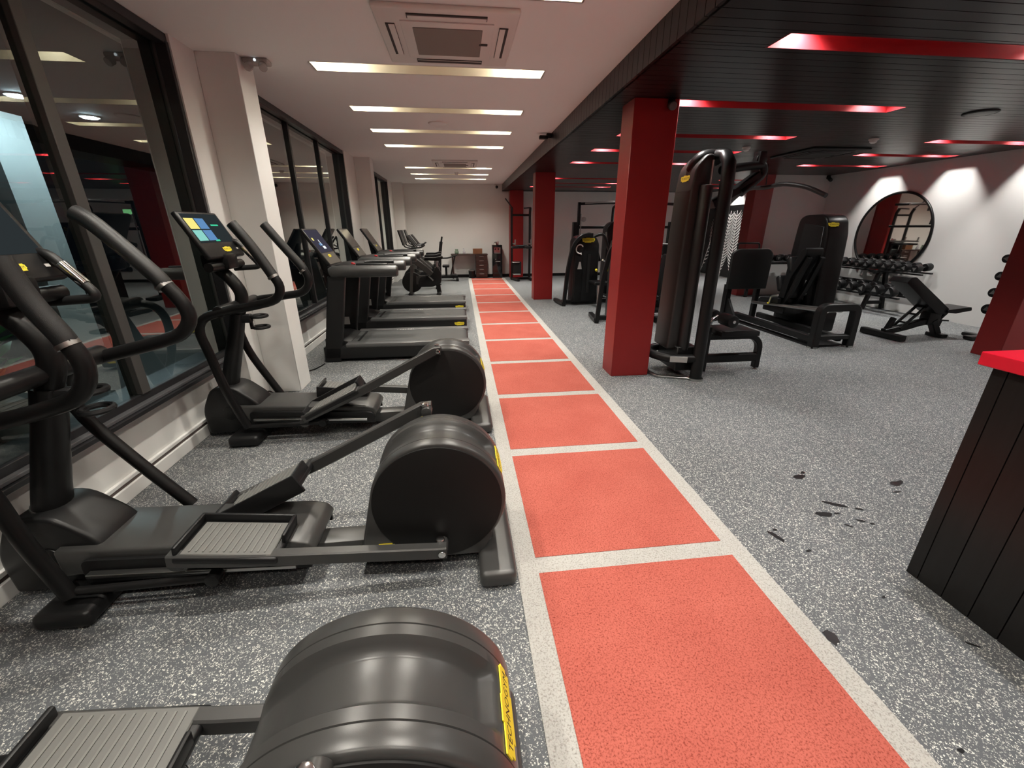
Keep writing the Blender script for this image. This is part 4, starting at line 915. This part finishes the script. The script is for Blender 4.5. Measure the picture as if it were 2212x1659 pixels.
# ------------------------------------------------------------------ things on the ceilings
def cassette(label, x, y, z, w_, body, grille, slot):
    t = thing('air_conditioner', label, 'air conditioner', (x, y, z)); h = w_/2
    part('panel', MB().box(-h, h, -h, h, -.028, 0.004, .02, 3), body, t)
    part('inner_panel', MB().box(-h*.66, h*.66, -h*.66, h*.66, -.036, -.024, .012, 2), body, t)
    part('grille', MB().box(-h*.50, h*.50, -h*.50, h*.50, -.040, -.034, .003, 1), grille, t)
    for k in range(4):
        M = Matrix.Rotation(k*PI/2, 4, 'Z')
        part('vent', MB().box(-h*.55, h*.55, h*.74, h*.87, -.0335, -.026, 0, 1, M), slot, t)
        part('louvre', MB().box(-h*.54, h*.54, h*.745, h*(.83 if k != 0 else .76), -.036, -.029, .002, 1, M), body, t)
    part('latch', MB().box(h*.47, h*.60, -.012, .012, -.043, -.036, .002, 1), WHITEP if body is CEIL else slot, t)
cassette('square white ceiling cassette air conditioner before the nearest light slot', -.02, 3.56, ZC, .90, WHITEP, GRILLE, SLOTD)
cassette('far white ceiling cassette air conditioner between the distant light slots', -.04, 9.62, ZC, .90, WHITEP, GRILLE, SLOTD)
cassette('black square cassette air conditioner in the black ceiling', 5.42, 6.48, ZB, .90, TUBE, INK, INK)
t = thing('ceiling_speaker', 'round white speaker grille in the white ceiling', 'speaker', (-.215, 6.13, ZC))
part('ring', MB().lathe((0, 0, 0), [(.125, .002), (.125, -.006), (.118, -.012), (.110, -.010)], 40), WHITEP, t)
part('grille', MB().lathe((0, 0, 0), [(.110, -.006), (.105, -.011), (.02, -.013)], 40), CEIL, t)
t = thing('ceiling_speaker', 'round black speaker grille in the black ceiling', 'speaker', (5.13, 4.17, ZB))
part('ring', MB().lathe((0, 0, 0), [(.135, .002), (.135, -.008), (.125, -.014), (.115, -.012)], 40), INK, t)
part('grille', MB().lathe((0, 0, 0), [(.115, -.006), (.11, -.013), (.02, -.016)], 40), TUBE, t)
def detector(label, x, y, z, m):
    t = thing('smoke_detector', label, 'smoke detector', (x, y, z))
    part('base', MB().lathe((0, 0, 0), [(.055, .001), (.055, -.014), (.050, -.018)], 24), m, t)
    part('sensor', MB().lathe((0, 0, -.018), [(.042, 0), (.038, -.022), (.02, -.034), (.008, -.036)], 24), m, t)
detector('white smoke detector in the black ceiling, right of the dark air conditioner', 5.29, 5.45, ZB, WHITEP)
detector('white smoke detector in the black ceiling, left of the dark air conditioner', 4.04, 6.16, ZB, WHITEP)
detector('white smoke detector between the two farthest white light slots', -.02, 11.15, ZC, WHITEP)
t = thing('spot_camera', 'small round camera at the top right of the nearest red pillar', 'camera', (1.87, 4.02, 2.50))
part('mount', MB().box(-.03, .03, -.01, .017, -.03, .04, .008, 2), TUBE, t)
part('lens_dome', MB().cyl((0, -.005, -.01), (-.01, -.06, -.03), .035, n=18, bev=.012), FRAMEG, t)
t = thing('emergency_light', 'clear twin-head emergency light at the top of the nearest white column', 'emergency light', (-1.53, 4.14, ZC))
part('housing', MB().box(-.085, .10, -.05, .05, -.035, .0, .012, 2), CLEARP, t)
for s in (-1, 1): part('lamp_head', MB().cyl((.01+s*.045, -.03, -.045), (.01+s*.06, -.07, -.075), .030, n=16, bev=.008), CLEARP, t)
part('indicator', MB().cyl((.01, -.052, -.018), (.01, -.055, -.018), .010, n=12), SCR_W, t)
t = thing('security_camera', 'small black box camera hanging where the white ceiling meets the fascia', 'camera', (1.25, 6.58, ZC))
part('bracket', MB().box(.02, .085, -.02, .02, -.06, 0, .006, 1), TUBE, t)
part('body', MB().box(-.085, .04, -.035, .035, -.075, -.03, .010, 2), TUBE, t)
t = thing('security_camera', 'tiny black dome camera high in the corner of the far wall', 'camera', (1.17, 13.86, 2.66))
part('mount', MB().cyl((0, .04, 0), (0, 0.0, 0), .04, n=16), WHITEP, t)
part('dome', MB().cyl((0, 0, 0), (0, -.05, -.01), .042, n=18, bev=.02), INK, t)
t = thing('security_camera', 'small black camera in the upper corner above the inner wall', 'camera', (8.00, 9.08, 2.47))
part('mount', MB().box(-.03, .03, 0, .06, 0, .07, .008, 1), INK, t)
part('body', MB().cyl((0, .01, .01), (-.03, -.09, -.04), .035, n=16, bev=.01), INK, t)

# ------------------------------------------------------------------ sockets and cables by the window
t = thing('floor_socket', 'white boxed socket with a black plug beside the nearest white column', 'socket', (-1.89, 3.62, 0.0))
part('box', MB().box(-.06, .05, -.05, .05, .02, .20, .006, 1), WHITEP, t)
part('socket_face', MB().box(.05, .056, -.042, .042, .06, .18, .003, 1), TUBE, t)
part('plug', MB().box(.056, .10, -.02, .02, .12, .16, .008, 2), WHITEP, t)
part('cable', MB().tube(smooth([(.10, 0, .14), (.17, .01, .15), (.23, .0, .08), (.25, -.05, .01), (.20, -.20, .008)], 4), .006, 8), TUBE, t)
t = thing('power_cable', 'thin black cable on the floor before the nearest treadmill', 'cable', (-1.80, 4.62, 0))
part('cord', MB().tube(smooth([(.15, .25, .008), (.10, .05, .008), (-.02, -.10, .008), (.02, -.25, .008), (.10, -.32, .008)], 4), .007, 8), TUBE, t)
t = thing('power_plug', 'white plug in a black socket low on the wall behind the second elliptical', 'socket', (-2.018, 1.22, .20))
part('socket_face', MB().box(-.0, .012, -.06, .06, -.04, .04, .004, 1), TUBE, t)
part('plug', MB().box(.012, .05, -.018, .018, -.02, .02, .008, 2), WHITEP, t)

# ------------------------------------------------------------------ outside the window, at night
struct('ground', MB().box(-14, -2.25, -6, 18, -.12, -.02), mat('paving', (.05, .052, .05), .7), label='dark paving outside the windows')
struct('column', MB().box(-5.25, -4.98, 5.74, 6.20, -.02, 2.72), mat('outdoor_white', (.62, .66, .66), .6), label='pale lit column outside the first window')
struct('soffit', MB().box(-7.5, -2.25, -6, 18, 2.82, 2.9), mat('soffit', (.03, .03, .03), .8), label='dark canopy outside the windows')
for i, (x, y) in enumerate(((-4.55, 5.70), (-4.55, 6.62))):
    t = thing('outdoor_downlight', ['cool white downlight in the canopy outside, left of the lit column', 'cool white downlight in the canopy outside, right of the lit column'][i], 'downlight', (x, y, 2.82))
    part('ring', MB().lathe((0, 0, 0), [(.10, .001), (.10, -.012), (.085, -.014)], 24), WHITEP, t)
    part('lens', MB().cyl((0, 0, -.015), (0, 0, -.022), .075, n=20), LAMPX, t)
LEAFM = mat('leaf_green', (.05, .20, .06), .45)
t = thing('outdoor_plant', 'leafy green plant outside the first window', 'plant', (-3.5, 3.35, -.02))
part('pot', MB().lathe((0, 0, 0), [(.13, 0), (.18, .30), (.19, .32), (.16, .31)], 20), mat('pot', (.2, .2, .2), .6), t)
part('stem', MB().tube([(0, 0, .25), (.02, .01, .75)], .012, 8), LEAFM, t)
rl = random.Random(3)
for k in range(14):
    a = k*2.4; L = .24+.12*rl.random(); el = .2+.7*rl.random(); z = .40+.03*k
    d = Vector((math.cos(a)*math.cos(el), math.sin(a)*math.cos(el), math.sin(el))); sd = d.cross(Vector((0, 0, 1))).normalized(); b = Vector((.01, 0, z))
    tm = bmesh.new(); v = [tm.verts.new(q) for q in (b, b+d*L*.45+sd*.06, b+d*L-Vector((0, 0, .06)), b+d*L*.45-sd*.06, b+d*L*.5+Vector((0, 0, .02)))]
    for i in ((0, 1, 4), (1, 2, 4), (2, 3, 4), (3, 0, 4)): tm.faces.new([v[j] for j in i])
    part('leaf', MB()._merge(tm), LEAFM, t)
# lit exit sign on the far wall (seen only as a reflection in the window)
t = thing('exit_sign', 'small green lit exit sign high on the far wall', 'exit sign', (5.3, 13.88, 1.95))
part('case', MB().box(-.12, .12, -.02, .015, -.075, .075, .006, 1), WHITEP, t)
part('lit_face', MB().box(-.11, .11, -.022, -.02, -.065, .065), EXITG, t)
